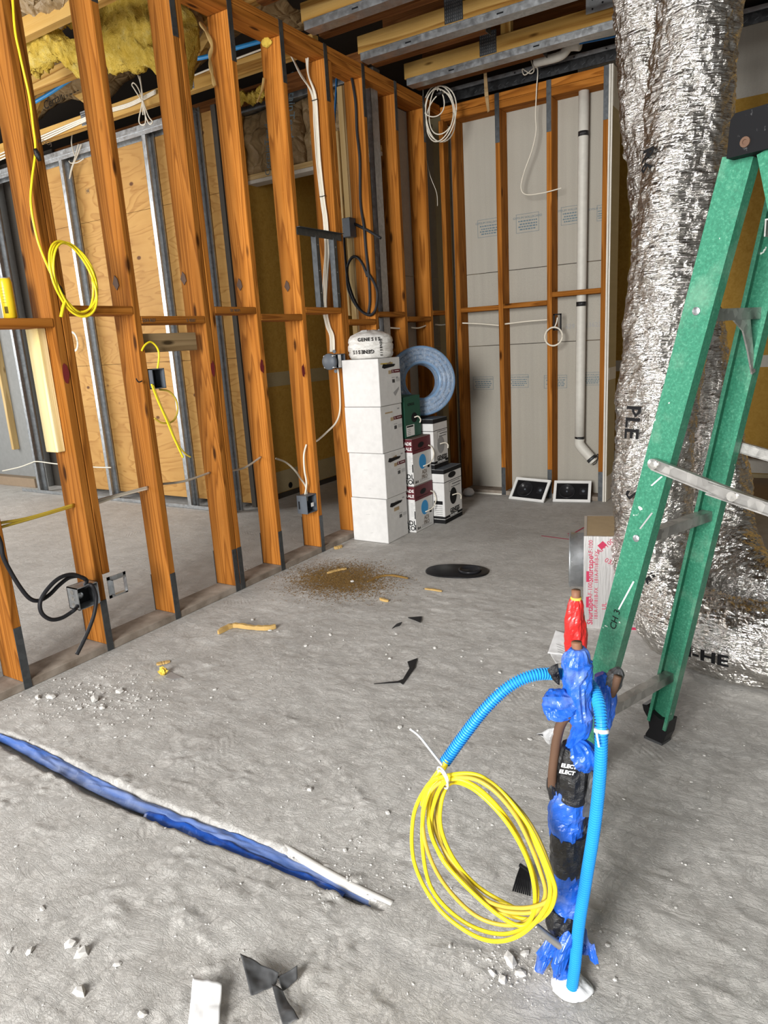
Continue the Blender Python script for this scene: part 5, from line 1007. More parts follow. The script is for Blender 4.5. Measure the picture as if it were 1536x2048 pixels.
# ================================================================== FOIL FLEX DUCTS
def duct(pts, rad, label, seed, n=36, seg=104):
    ctr = spline(pts, n); R_ = lerp_list(rad, n); N_ = len(ctr)
    T = [(ctr[min(i + 1, N_ - 1)] - ctr[max(i - 1, 0)]).normalized() for i in range(N_)]; a = Vector((1, 0, 0)); V = []; F = []; fr = []; s_ = 0
    for i in range(N_):
        if i: s_ += (ctr[i] - ctr[i - 1]).length
        a = (a - T[i] * a.dot(T[i])).normalized(); b = T[i].cross(a); fr.append((ctr[i], a.copy(), b, R_[i]))
        for j in range(seg):
            t = 2 * math.pi * j / seg; cx, sx = math.cos(t), math.sin(t)
            big = 0.016 * fbm((cx * 1.3 + seed, sx * 1.3, s_ * 5), 3); cr_ = abs(fbm((cx * 2.4 + seed, sx * 2.4, s_ * 22), 4)); c2 = fbm((cx * 8 + seed, sx * 8, s_ * 62), 2)
            r_ = R_[i] + big - 0.011 * (0.35 - cr_) + 0.0018 * c2
            p = ctr[i] + a * (cx * r_) + b * (sx * r_); p.z = max(p.z, 0.004 + 0.002 * c2); V.append(p)
    for i in range(N_ - 1):
        for j in range(seg): F.append((i * seg + j, i * seg + (j + 1) % seg, (i + 1) * seg + (j + 1) % seg, (i + 1) * seg + j))
    F.append(tuple(range(seg - 1, -1, -1))); F.append(tuple((N_ - 1) * seg + j for j in range(seg)))
    e = empty('foil_duct', (ctr[-1].x, ctr[-1].y, 0.0), label, 'duct', 'silver insulated ducts'); mb = MB(); mb.add(V, F); part(mb, 'foil_sleeve', 'foil', e, False)
    return e, fr
def ductmark(e, fr, i0, t0, s, size):
    # lettering laid round the sleeve: u runs down the duct, v round it
    cu = bpy.data.curves.new('t', 'FONT'); cu.body = s; cu.size = size; cu.align_x = 'CENTER'; cu.align_y = 'CENTER'; cu.offset = 0.002; cu.resolution_u = 1
    to = bpy.data.objects.new('t', cu); COL.objects.link(to); me = bpy.data.meshes.new_from_object(to.evaluated_get(bpy.context.evaluated_depsgraph_get())); bpy.data.objects.remove(to)
    L = [0]
    for i in range(1, len(fr)): L.append(L[-1] + (fr[i][0] - fr[i - 1][0]).length)
    import bmesh
    bm = bmesh.new(); bm.from_mesh(me); bmesh.ops.triangulate(bm, faces=bm.faces[:]); bmesh.ops.subdivide_edges(bm, edges=bm.edges[:], cuts=2, use_grid_fill=True)
    for v in bm.verts:
        sl = L[i0] + v.co.x; i = min(max(int(np.searchsorted(L, sl)), 1), len(fr) - 1); f_ = (sl - L[i - 1]) / max(L[i] - L[i - 1], 1e-6); c_ = fr[i - 1][0].lerp(fr[i][0], f_); R_ = fr[i][3] + 0.013; t = t0 - v.co.y / R_
        v.co = c_ + fr[i][1] * (math.cos(t) * R_) + fr[i][2] * (math.sin(t) * R_)
    bm.to_mesh(me); bm.free(); me.materials.clear(); me.materials.append(MAT['ink_black']); o = bpy.data.objects.new('lettering', me); COL.objects.link(o); o.parent = e; o.matrix_parent_inverse = parent_inv(e)
A = [Vector((2.36, 3.3, 3.5)), Vector((2.29, 3.2, 3.0)), PY(1402, 10, 3.15), PY(1376, 250, 3.12), PY(1350, 470, 3.06), PY(1328, 690, 3.0), PY(1308, 880, 2.97), PY(1303, 1030, 2.96), PY(1308, 1140, 2.93), Vector((2.19, 2.90, 0.235)), Vector((2.28, 2.78, 0.17)), Vector((2.44, 2.71, 0.158)), Vector((2.64, 2.70, 0.158)), Vector((2.9, 2.74, 0.158)), Vector((3.2, 2.85, 0.158))]
ea, fa = duct(A, [0.15, 0.15, 0.15, 0.155, 0.155, 0.155, 0.155, 0.155, 0.158, 0.162, 0.16, 0.156, 0.154, 0.154, 0.154], 'front silver foil duct falling from the ceiling and bending along the floor', 0.0)
B = [Vector((1.85, 3.6, 3.5)), Vector((1.86, 3.6, 3.0)), PY(1290, 10, 3.6), PY(1306, 220, 3.6), PY(1334, 450, 3.55), PY(1376, 640, 3.5), PY(1402, 800, 3.45), PY(1424, 930, 3.40), PY(1436, 1060, 3.30), Vector((2.40, 3.16, 0.30)), Vector((2.50, 3.04, 0.22)), Vector((2.68, 3.02, 0.19)), Vector((2.95, 3.08, 0.17)), Vector((3.3, 3.2, 0.17))]
eb, fb = duct(B, [0.13, 0.13, 0.13, 0.135, 0.14, 0.145, 0.14, 0.14, 0.15, 0.165, 0.17, 0.165, 0.165, 0.165], 'rear silver foil duct crossing behind the front one', 7.3)
def face_ang(fr, i):
    c_, a, b, R_ = fr[i]; d = (CAM - c_); return math.atan2(d.dot(b), d.dot(a))
for i0, dt, s in ((122, 0.9, 'R6'), (208, 0.55, 'PLE'), (238, 0.45, 'S'), (288, 0.45, 'UL'), (312, 0.1, 'G2'), (392, 0.55, 'JM-HE')): ductmark(ea, fa, min(i0, len(fa) - 3), face_ang(fa, min(i0, len(fa) - 3)) + dt, s, 0.085 if i0 < 250 else 0.06)
for i0, dt, s in ((228, 0.45, 'L'), (262, 0.35, 'E'), (290, 0.4, 'R')): ductmark(eb, fb, i0, face_ang(fb, i0) + dt, s, 0.085)
# foil covered duct lying along the yellow wall
mb = MB(); P = [Vector((1.9, 6.5, 0.25)), Vector((2.3, 6.49, 0.215)), Vector((2.8, 6.48, 0.20)), Vector((3.6, 6.48, 0.2))]; mb.tube(spline(P, 12), 0.045, 16, squash=lambda i, t: 1 + 0.1 * fbm((math.cos(t) * 2, math.sin(t) * 2, i * 0.6), 3)); thing(mb, 'foil_pipe', 'foil', 'thin foil wrapped pipe fixed along the yellow wall behind the ladder', 'pipe', smooth=True)

# ================================================================== FOIL FACED DUCT BOX
p0, p1 = PZ(1166, 1256), PZ(1257, 1261); r = (p1 - p0); r.z = 0; r.normalize(); bk = Vector((-r.y, r.x, 0)); HB = 0.43; WB_ = 0.30; DB = 0.36
e = empty('duct_board_box', p0 + r * WB_ / 2 + bk * DB / 2, 'foil faced duct board box with red printed tape and round collar', 'duct box')
mb = MB(); mb.obox(p0, r * WB_, bk * 0.012, (0, 0, HB)); part(mb, 'front_panel', 'foil_flat', e)
mb = MB(); mb.obox(p0 + bk * 0.0125, r * 0.012, bk * (DB - 0.0125), (0, 0, HB)); part(mb, 'side_panel', 'foil_flat', e)
mb = MB(); mb.obox(p0 + r * 0.0125 + bk * 0.0125 + Vector((0, 0, HB - 0.012)), r * (WB_ - 0.0125), bk * (DB - 0.0125), (0, 0, 0.011)); tp = part(mb, 'top_panel', 'carton_kraft', e)
mb = MB(); mb.obox(p0 + r * 0.0125 + bk * DB, r * (WB_ - 0.0125), bk * 0.012, (0, 0, HB - 0.001)); part(mb, 'back_panel', 'foil_flat', e)
cc2 = p0 + bk * 0.15 + Vector((0, 0, 0.275)); mb = MB(); mb.lathe([(0.125, 0.0), (0.125, 0.055), (0.131, 0.06), (0.125, 0.065), (0.122, 0.06), (0.118, 0.05), (0.118, 0.0)], cc2, -r, 40); part(mb, 'round_collar', 'galv', e, True)
def ft(s, size, u, v, rt, up, mat='ink_red', bold=0.0): text(s, size, p0 + r * u + Vector((0, 0, v)) - bk * 0.0008, rt, up, mat, e, bold=bold)
zv = Vector((0, 0, 1))
ft('Shurtape', 0.034, 0.03, 0.08, zv, -r, bold=0.0004); ft('AF-100', 0.026, 0.03, 0.18, zv, -r); ft('Shurtape', 0.034, 0.03, 0.28, zv, -r, bold=0.0004); ft('AF-100', 0.026, 0.03, 0.375, zv, -r); ft('181A-P/181B-FX', 0.022, 0.055, 0.12, zv, -r); ft('181A-P/181B-FX', 0.022, 0.055, 0.29, zv, -r)
ft('03/23', 0.03, 0.12, 0.31, (r - zv * 0.5), (zv + r * 0.5)); ft('AF-100', 0.03, 0.09, 0.385, (r + zv * 0.9), (zv - r * 0.9)); ft('UL', 0.028, 0.09, 0.11, zv, -r)
for (u, v, a, b) in ((0.012, 0.10, 0.012, 0.05), (0.012, 0.22, 0.012, 0.05), (0.15, 0.412, 0.14, 0.014), (0.20, 0.004, 0.09, 0.012)):
    mb = MB(); mb.obox(p0 + r * u + zv * v - bk * 0.0006, r * a, zv * b, -bk * 0.0003); part(mb, 'tape_print', 'ink_red', e)
mb = MB(); mb.obox(p0 + r * 0.075 + zv * 0.37 - bk * 0.0006, (r + zv) * 0.022, (zv - r) * 0.018, -bk * 0.0003); part(mb, 'tape_print', 'ink_red', e)

# ================================================================== PIPE STUBS IN THE FLOOR
def dep(p): return (Vector(p) - CAM).dot(CF)
def pxpath(L): return [PY(x, y, yy) for x, y, r_, yy in L], [r_ * dep(PY(x, y, yy)) / FPX for x, y, r_, yy in L]
def crumple(L, name, mat, parent, seed, amp=0.22, n=7, seg=34, freq=3.2, sfreq=26, floor_clip=True):
    jr = random.Random(int(seed * 10))
    P, R_ = pxpath(L); ctr = spline(P, n); RR = lerp_list(R_, n); N_ = len(ctr); a = Vector((1, 0.1, 0)); V = []; F = []; s_ = 0
    for i in range(N_):
        T = (ctr[min(i + 1, N_ - 1)] - ctr[max(i - 1, 0)]).normalized()
        if i: s_ += (ctr[i] - ctr[i - 1]).length
        a = (a - T * a.dot(T)).normalized(); b = T.cross(a)
        for j in range(seg):
            t = 2 * math.pi * j / seg; cx, sx = math.cos(t), math.sin(t)
            f1 = fbm((cx * 1.1 + seed, sx * 1.1, s_ * sfreq * 0.5), 2); f2 = abs(fbm((cx * 1.6 + seed, sx * 1.6, s_ * sfreq * 0.9), 3)); f3 = fbm((cx * 4 + seed, sx * 4, s_ * 60), 2)
            fold = abs(math.sin(t * 2.5 + seed * 2 + s_ * 14 + 2.6 * f1)) - 0.6; f4 = abs(math.sin(t * 1.5 - s_ * 55 + seed + 2 * f1)) - 0.6
            r_ = RR[i] * (1 + amp * (0.6 * f1 - 1.0 * f2 + 0.75 * fold + 0.4 * f4 + 0.28 + 0.22 * f3))
            p = ctr[i] + a * (cx * r_) + b * (sx * r_)
            if floor_clip: p.z = max(p.z, 0.002)
            V.append(p)
    for i in range(N_ - 1):
        for j in range(seg): F.append((i * seg + j, i * seg + (j + 1) % seg, (i + 1) * seg + (j + 1) % seg, (i + 1) * seg + j))
    F.append(tuple(range(seg - 1, -1, -1))); F.append(tuple((N_ - 1) * seg + j for j in range(seg))); mb = MB(); mb.add(V, F); return part(mb, name, mat, parent, False)
e = empty('pipe_stub_bundle', PZ(1130, 1955), 'copper pipe stubs wrapped in blue film and black tape, rising from the slab', 'pipes')
Y0 = 1.165
def ptube(L, name, mat, parent=e, n=8, seg=14):
    P, R_ = pxpath(L); mb = MB(); mb.tube(spline(P, n), lerp_list(R_, n), seg); return part(mb, name, mat, parent, True)
ptube([(1153, 1284, 10.5, Y0), (1155, 1330, 10.5, Y0), (1152, 1500, 11, Y0), (1138, 1700, 12, Y0), (1132, 1900, 12, Y0), (1130, 1955, 12, Y0)], 'copper_pipe', 'copper')
ptube([(1165, 1480, 9, Y0 + .02), (1158, 1600, 10, Y0 + .02), (1148, 1850, 10, Y0 + .02), (1145, 1945, 10, Y0 + .02)], 'copper_pipe', 'copper')
b1 = crumple([(1157, 1296, 15, Y0), (1156, 1308, 23, Y0), (1153, 1322, 29, Y0), (1155, 1350, 27, Y0), (1156, 1385, 27, Y0), (1159, 1408, 23, Y0), (1161, 1432, 26, Y0), (1164, 1450, 20, Y0), (1156, 1472, 15, Y0), (1150, 1492, 18, Y0), (1146, 1505, 14, Y0)], 'blue_wrap', 'blue_film', e, 1.0)
crumple([(1152, 1488, 14, Y0 - .01), (1162, 1500, 24, Y0 - .012), (1168, 1515, 27, Y0 - .015), (1168, 1530, 18, Y0 - .012), (1164, 1538, 8, Y0 - .01)], 'blue_wrap', 'blue_film', e, 4.0, 0.4)
crumple([(1156, 1402, 18, Y0 - .005), (1138, 1408, 27, Y0 - .012), (1116, 1408, 31, Y0 - .016), (1098, 1406, 28, Y0 - .018), (1092, 1405, 20, Y0 - .018)], 'blue_wrap', 'blue_film', e, 9.0, 0.42)
ptube([(1138, 1428, 9, Y0 - .02), (1124, 1444, 10, Y0 - .02), (1115, 1470, 10, Y0 - .02), (1109, 1510, 9, Y0 - .02), (1105, 1545, 9, Y0 - .02), (1104, 1572, 9, Y0 - .015)], 'bent_pipe', 'rust')
crumple([(1104, 1556, 9.5, Y0 - .015), (1106, 1572, 12, Y0 - .012), (1112, 1592, 14, Y0 - .005), (1122, 1606, 10, Y0)], 'black_tape_band', 'black_tape', e, 2.2, 0.2)
bt = crumple([(1152, 1492, 26, Y0), (1149, 1515, 31, Y0), (1147, 1545, 34, Y0), (1146, 1572, 33, Y0), (1142, 1592, 30, Y0)], 'black_tape_band', 'black_tape', e, 6.0, 0.12)
n_ = -CF; n_.z = 0; n_.normalize(); rr_ = Vector((-n_.y, n_.x, 0)) 
for (x, y) in ((1128, 1533), (1124, 1545)): text('ELECT', 0.0105, PY(x + 10, y, Y0 - 0.047), rr_ + Vector((0, 0, -0.25)), Vector((0, 0, 1)) + rr_ * 0.25, 'ink_white', bt, bold=0.0004)
crumple([(1142, 1578, 27, Y0), (1136, 1605, 34, Y0), (1133, 1640, 36, Y0), (1134, 1668, 32, Y0), (1136, 1690, 30, Y0)], 'blue_wrap', 'blue_film', e, 12.0, 0.2)
crumple([(1138, 1660, 36, Y0), (1137, 1690, 37, Y0), (1136, 1715, 35, Y0), (1134, 1738, 31, Y0)], 'black_tape_band', 'black_tape', e, 15.0, 0.1)
crumple([(1136, 1728, 30, Y0), (1135, 1765, 29, Y0), (1132, 1800, 28, Y0), (1128, 1822, 26, Y0)], 'blue_wrap', 'blue_film', e, 18.0, 0.2)
crumple([(1128, 1812, 28, Y0), (1124, 1835, 31, Y0), (1126, 1855, 28, Y0), (1130, 1872, 22, Y0)], 'black_tape_band', 'black_tape', e, 21.0, 0.2)
crumple([(1132, 1860, 20, Y0), (1130, 1895, 22, Y0 - .004), (1126, 1930, 20, Y0 - .008), (1124, 1958, 16, Y0 - .01)], 'blue_wrap', 'blue_film', e, 27.0, 0.35)
def flap(L, mat, name, seed, th=0.0012, amp=0.006):
    P = [PY(*p) for p in L]; c_ = sum(P, Vector((0, 0, 0))) / len(P); mb = MB(); V = [c_ + Vector((0, -amp, 0))]; F = []; m_ = len(P); RI = 5
    for k_ in range(1, RI + 1):
        for j in range(m_ * 4):
            f_ = j / 4; i = int(f_); q = P[i % m_].lerp(P[(i + 1) % m_], f_ - i); w_ = c_.lerp(q, k_ / RI); nz_ = fbm((w_.x * 40 + seed, w_.y * 40, w_.z * 40), 3); V.append(w_ + Vector((0, -amp * (1 - k_ / RI) + amp * 1.3 * nz_, amp * 0.5 * nz_)))
    M_ = m_ * 4
    for j in range(M_): F.append((0, 1 + j, 1 + (j + 1) % M_))
    for k_ in range(RI - 1):
        for j in range(M_): F.append((1 + k_ * M_ + j, 1 + (k_ + 1) * M_ + j, 1 + (k_ + 1) * M_ + (j + 1) % M_, 1 + k_ * M_ + (j + 1) % M_))
    o = len(V); V2 = [v + Vector((0, th, 0)) for v in V]; F2 = [tuple(o + q for q in f[::-1]) for f in F]; F3 = [(1 + (RI - 1) * M_ + j, o + 1 + (RI - 1) * M_ + j, o + 1 + (RI - 1) * M_ + (j + 1) % M_, 1 + (RI - 1) * M_ + (j + 1) % M_) for j in range(M_)]
    mb.add(V + V2, F + F2 + F3); return part(mb, name, mat, e, False)
flap([(1112, 1862, Y0 - .02), (1128, 1868, Y0 - .03), (1124, 1900, Y0 - .035), (1104, 1922, Y0 - .035), (1084, 1946, Y0 - .03), (1070, 1934, Y0 - .025), (1072, 1905, Y0 - .02), (1086, 1886, Y0 - .02)], 'blue_film', 'blue_skirt', 24, amp=0.014)
flap([(1122, 1865, Y0 - .03), (1148, 1868, Y0 - .03), (1142, 1910, Y0 - .035), (1128, 1942, Y0 - .04), (1112, 1964, Y0 - .045), (1106, 1955, Y0 - .045), (1104, 1918, Y0 - .04)], 'blue_film', 'blue_skirt', 27, amp=0.014)
flap([(1160, 1848, Y0 + .02), (1174, 1858, Y0 + .02), (1188, 1890, Y0 + .012), (1197, 1930, Y0 + .0), (1190, 1932, Y0 + .0), (1172, 1906, Y0 + .01), (1158, 1890, Y0 + .015)], 'blue_film', 'blue_skirt', 30, amp=0.01)
flap([(1172, 1560, Y0), (1182, 1538, Y0 - .015), (1204, 1592, Y0 - .03), (1188, 1632, Y0 - .02), (1150, 1628, Y0 - .005), (1160, 1600, Y0 - .004)], 'dark_scrap', 'tape_flap', 1)
flap([(1178, 1622, Y0 - .01), (1202, 1596, Y0 - .02), (1186, 1660, Y0 - .015), (1160, 1690, Y0), (1158, 1660, Y0)], 'black_tape', 'tape_flap', 3)
flap([(1072, 1470, Y0 - .03), (1118, 1452, Y0 - .02), (1112, 1482, Y0 - .015), (1100, 1486, Y0 - .02)], 'grey_film', 'tape_flap', 5)
flap([(1075, 1468, Y0 - .028), (1105, 1466, Y0 - .018), (1106, 1480, Y0 - .015)], 'black_tape', 'tape_flap', 6)
flap([(1095, 1338, Y0 + .01), (1118, 1323, Y0 + .01), (1118, 1372, Y0 + .01), (1104, 1360, Y0 + .01)], 'black_tape', 'tape_flap', 7)
crumple([(1198, 1348, 10, Y0 + .10), (1208, 1372, 22, Y0 + .10), (1210, 1410, 22, Y0 + .09), (1204, 1450, 15, Y0 + .08), (1198, 1500, 8, Y0 + .06), (1192, 1560, 8, Y0 + .05), (1180, 1640, 9, Y0 + .04)], 'blue_wrap', 'blue_film', e, 33.0, 0.25)
ptube([(1222, 1392, 8, Y0 + .09), (1230, 1372, 8, Y0 + .09), (1236, 1352, 8, Y0 + .09)], 'bent_pipe', 'rust')
crumple([(1218, 1385, 10, Y0 + .095), (1226, 1364, 16, Y0 + .10), (1234, 1346, 14, Y0 + .105), (1237, 1336, 5, Y0 + .105)], 'grey_wrap', 'dark_scrap', e, 36.0, 0.3)
ptube([(1070, 1850, 6, Y0 - .06), (1095, 1872, 8, Y0 - .05), (1126, 1896, 8, Y0 - .04)], 'grey_rod', 'worn_alu')
# red wrapped stub behind
YR2 = 1.50
e2 = empty('red_pipe_stub', PZ(1152, 1560), 'copper pipe stub in red plastic wrap behind the blue one', 'pipe')
P, R_ = pxpath([(1152, 1180, 9, YR2), (1152, 1300, 9.5, YR2), (1150, 1500, 10, YR2)]); P.append(Vector((P[-1].x, YR2, 0.0))); R_.append(R_[-1]); mb = MB(); mb.tube(spline(P, 6), lerp_list(R_, 6), 14); part(mb, 'copper_pipe', 'copper', e2, True)
e_keep = e; crumple([(1152, 1198, 11, YR2), (1151, 1214, 16, YR2), (1149, 1240, 20, YR2), (1152, 1270, 22, YR2), (1152, 1300, 20, YR2), (1151, 1340, 19, YR2), (1150, 1390, 18, YR2)], 'red_wrap', 'red_film', e2, 40.0, 0.16)
mb = MB(); mb.tube([PY(1152, 1194, YR2), PY(1152, 1204, YR2)], 0.0125, 14); part(mb, 'foam_ring', 'foam_yellow', e2, True)

# blue corrugated conduit
CP = [(1142, 1985, 1.135), (1150, 1930, 1.135), (1158, 1850, 1.135), (1172, 1760, 1.135), (1188, 1660, 1.135), (1199, 1560, 1.135), (1203, 1470, 1.14), (1200, 1420, 1.16), (1190, 1385, 1.19), (1172, 1362, 1.215), (1150, 1350, 1.22), (1120, 1348, 1.205), (1070, 1350, 1.17), (1020, 1372, 1.14), (970, 1418, 1.11), (925, 1475, 1.085), (890, 1524, 1.065)]
ctr = spline([PY(*p) for p in CP], 40); Ls = [0]
for i in range(1, len(ctr)): Ls.append(Ls[-1] + (ctr[i] - ctr[i - 1]).length)
tot = Ls[-1]; nr = int(tot / 0.0013); cpts = []; j = 0
for i in range(nr + 1):
    s_ = tot * i / nr
    while j < len(Ls) - 2 and Ls[j + 1] < s_: j += 1
    cpts.append(ctr[j].lerp(ctr[j + 1], (s_ - Ls[j]) / max(Ls[j + 1] - Ls[j], 1e-9)))
rad = [0.0118 if (i % 4) in (0, 1) else 0.0090 for i in range(nr + 1)]
e = empty('corrugated_conduit', PZ(1142, 1985), 'bright blue corrugated conduit arching out of the floor', 'conduit')
mb = MB(); mb.tube(cpts, rad, 16); part(mb, 'conduit_tube', 'conduit_blue', e, False)
mb = MB(); c_ = PZ(1140, 1978); V = []
mb.sheet(lambda u, v: Vector((c_.x + (0.030 * math.sin(v * 1.571) + 0.011) * math.cos(u * 6.283) * (1 + 0.25 * fbm((math.cos(u * 6.283), math.sin(u * 6.283), v * 2), 3)), c_.y + 0.006 + (0.026 * math.sin(v * 1.571) + 0.011) * math.sin(u * 6.283), max(0.001, 0.030 * (1 - v) ** 1.4 + 0.006 * fbm((math.cos(u * 6.283) * 3, math.sin(u * 6.283) * 3, v * 3), 3)))), 30, 8); part(mb, 'white_grout', 'caulk', e, True)
i0 = min(range(len(cpts)), key=lambda i: (cpts[i] - PY(1203, 1462, 1.14)).length); d = (cpts[i0 + 1] - cpts[i0 - 1]).normalized(); mb = MB(); mb.tube([cpts[i0] - d * 0.003, cpts[i0] + d * 0.003], 0.0135, 16); zt_ = part(mb, 'zip_tie', 'white_plastic', e, True)
mb = MB(); mb.tube([PY(1193, 1466, 1.12), PY(1198, 1494, 1.118)], 0.0018, 6); part(mb, 'tie_tail', 'white_plastic', zt_)

# yellow cable coil tied to the conduit end
e = empty('yellow_cable_loops', PY(965, 1870, 1.045), 'large coil of bright yellow cable tied to the conduit end', 'cable coil')
loops = [[(880, 1555), (960, 1552), (1030, 1620), (1085, 1720), (1098, 1800), (1040, 1870), (965, 1878), (880, 1820), (830, 1730), (826, 1640), (848, 1582)],
         [(886, 1556), (970, 1558), (1050, 1640), (1098, 1740), (1110, 1790), (1085, 1835), (1010, 1868), (930, 1845), (865, 1780), (845, 1690), (852, 1602)],
         [(886, 1562), (960, 1562), (1030, 1630), (1080, 1740), (1088, 1800), (1040, 1848), (960, 1836), (890, 1770), (852, 1690), (848, 1610)],
         [(890, 1564), (950, 1572), (1020, 1645), (1065, 1740), (1074, 1800), (1050, 1850), (1000, 1832), (930, 1770), (880, 1710), (862, 1640)],
         [(892, 1566), (965, 1556), (1055, 1640), (1104, 1750), (1098, 1800), (1040, 1816), (970, 1798), (910, 1730), (874, 1670), (866, 1610)],
         [(896, 1570), (945, 1577), (1010, 1640), (1055, 1720), (1070, 1790), (1060, 1824), (1010, 1806), (950, 1768), (903, 1710), (880, 1640)],
         [(884, 1560), (955, 1560), (1040, 1632), (1090, 1735), (1100, 1795), (1070, 1838), (990, 1818), (915, 1755), (866, 1680), (858, 1610)],
         [(894, 1560), (975, 1566), (1062, 1660), (1106, 1760), (1104, 1806), (1050, 1826), (975, 1810), (918, 1750), (884, 1690), (874, 1620)]]
for q, L in enumerate(loops):
    P = [PY(x, y, 1.035 + 0.012 * math.sin(q * 1.7 + i * 0.9) + 0.003 * q) for i, (x, y) in enumerate(L)]; P = P[-1:] + P + P[:2]; S_ = spline(P, 10)[10:-10]; S_.append(S_[0]); mb = MB(); mb.tube(S_, 0.0041, 9, False); part(mb, 'cable_turn', 'yellow_cable' if q not in (2, 4, 7) else 'dim_yellow_cable', e, True)
mb = MB(); mb.tube(spline([PY(893, 1520, 1.064), PY(887, 1535, 1.055), PY(872, 1552, 1.045), PY(855, 1580, 1.04), PY(846, 1610, 1.04)], 6), 0.0062, 9); part(mb, 'lead', 'yellow_cable', e, True)
for d in (0, 1):
    P = [PY(884 + 7 * math.cos(t) + (16 - 2 * d) * math.sin(t) * 0.5 + 2, 1552 + d * 7 + 18 * math.sin(t), 1.036 - 0.02 * math.cos(t)) for t in np.linspace(0, 6.283, 21)]; mb = MB(); mb.tube(P, 0.0022, 6); tie = part(mb, 'zip_tie', 'white_plastic', e, True)
mb = MB(); mb.tube(spline([PY(884, 1530, 1.03), PY(862, 1502, 1.02), PY(838, 1472, 1.01), PY(820, 1458, 1.0)], 6), 0.0022, 6); part(mb, 'tie_tail', 'white_plastic', tie, True)

# ================================================================== TRENCH LINER
xs = np.linspace(0.12, 1.87, 120)
def liner(u, v):
    x = 0.12 + 1.75 * u; yc = 1.142 + 0.012 * math.sin(x * 5.0); w_ = float(np.interp(x, [0.0, 0.25, 0.5, 1.1, 1.5, 1.85, 1.93], [0.014, 0.016, 0.030, 0.029, 0.026, 0.010, 0.002])); sag = float(np.interp(x, [0.1, 0.4, 0.8, 1.15, 1.5, 1.87], [-0.012, -0.004, -0.006, -0.012, -0.008, -0.010]))
    t = v * 2 - 1; arch = (1 - t * t) * (0.008 + 0.006 * math.sin(x * 7)); return Vector((x, yc + 0.013 + w_ * t * 0.72, sag - 0.004 + arch - 0.014 * (1 - v) + 0.006 * fbm((x * 12, t * 1.5, 3), 3)))
mb = MB(); mb.sheet(liner, 160, 12, 0.0015); e = empty('trench_liner', (1.0, 1.14, 0.0), 'strip of blue plastic film lying in the floor saw cut', 'plastic film'); part(mb, 'blue_strip', 'dusty_blue_film', e, True)
mb = MB(); mb.sheet(lambda u, v: liner(0.55 + 0.4 * u, v) + Vector((0, -0.026 + 0.01 * math.sin(u * 8), -0.004)), 60, 6, 0.0015); part(mb, 'blue_fold', 'blue_film', e, True)
mb = MB(); mb.tube(spline([PZ(560, 1690, -0.012), PZ(640, 1738, -0.008), PZ(710, 1776, -0.006), PZ(785, 1812, -0.008)], 10), 0.012, 12); thing(mb, 'buried_pipe', 'chip', 'white pipe edge showing along the end of the floor saw cut', 'pipe', smooth=True)

# ================================================================== THINGS LYING ON THE FLOOR
c0 = Vector((0.98, 3.43, 0)); ax = Vector((0.353, 0.095, 0)).normalized(); ay = Vector((-ax.y, ax.x, 0))
e = empty('oval_cover', c0, 'black oval plastic cover with a round opening, flat on the floor', 'cover')
def ovalp(a, b, z, n=48): return [c0 + ax * (a * math.copysign(abs(math.cos(t)) ** 0.85, math.cos(t))) + ay * (b * math.copysign(abs(math.sin(t)) ** 0.85, math.sin(t))) + Vector((0, 0, z)) for t in np.linspace(0, 2 * math.pi, n + 1)[:-1]]
mb = MB(); n = 48; V = ovalp(0.182, 0.118, 0.002) + ovalp(0.182, 0.118, 0.007) + ovalp(0.174, 0.110, 0.010); F = [tuple(range(n - 1, -1, -1)), tuple(range(2 * n, 3 * n))]
for k_ in range(2):
    for j in range(n): F.append((k_ * n + j, k_ * n + (j + 1) % n, (k_ + 1) * n + (j + 1) % n, (k_ + 1) * n + j))
mb.add(V, F); part(mb, 'plate', 'black_plastic', e, True)
mb = MB(); mb.lathe([(0.066, 0.0), (0.066, 0.010), (0.061, 0.014), (0.056, 0.010), (0.054, 0.001)], c0 + ax * 0.075 + Vector((0, 0, 0.0102)), (0, 0, 1), 32); part(mb, 'raised_ring', 'cone_black', e, True)
def flat(name, pts, th, mat, label, cat, curl=0.0, group=None):
    P = [PZ(x, y) for x, y in pts]; zb = max(floor_z(p.x, p.y) for p in P); mb = MB(); mb.prism([p + Vector((0, 0, zb + 0.001 + curl * (i % 2))) for i, p in enumerate(P)], (0, 0, th)); return thing(mb, name, mat, label, cat, group)
flat('black_strip', [(748, 1369), (800, 1366), (806, 1370), (829, 1337), (835, 1318), (815, 1325), (819, 1338), (806, 1360), (795, 1364)], 0.003, 'black_plastic', 'bent black plastic strip on the floor in mid view', 'plastic scrap')
flat('black_scrap', [(816, 1237), (844, 1235), (841, 1247), (832, 1243)], 0.003, 'black_plastic', 'small triangular black scrap above the bent strip', 'plastic scrap')
flat('black_scrap', [(784, 1259), (793, 1250), (804, 1246), (799, 1253), (791, 1255)], 0.003, 'black_plastic', 'tiny crooked black scrap left of the triangular one', 'plastic scrap')
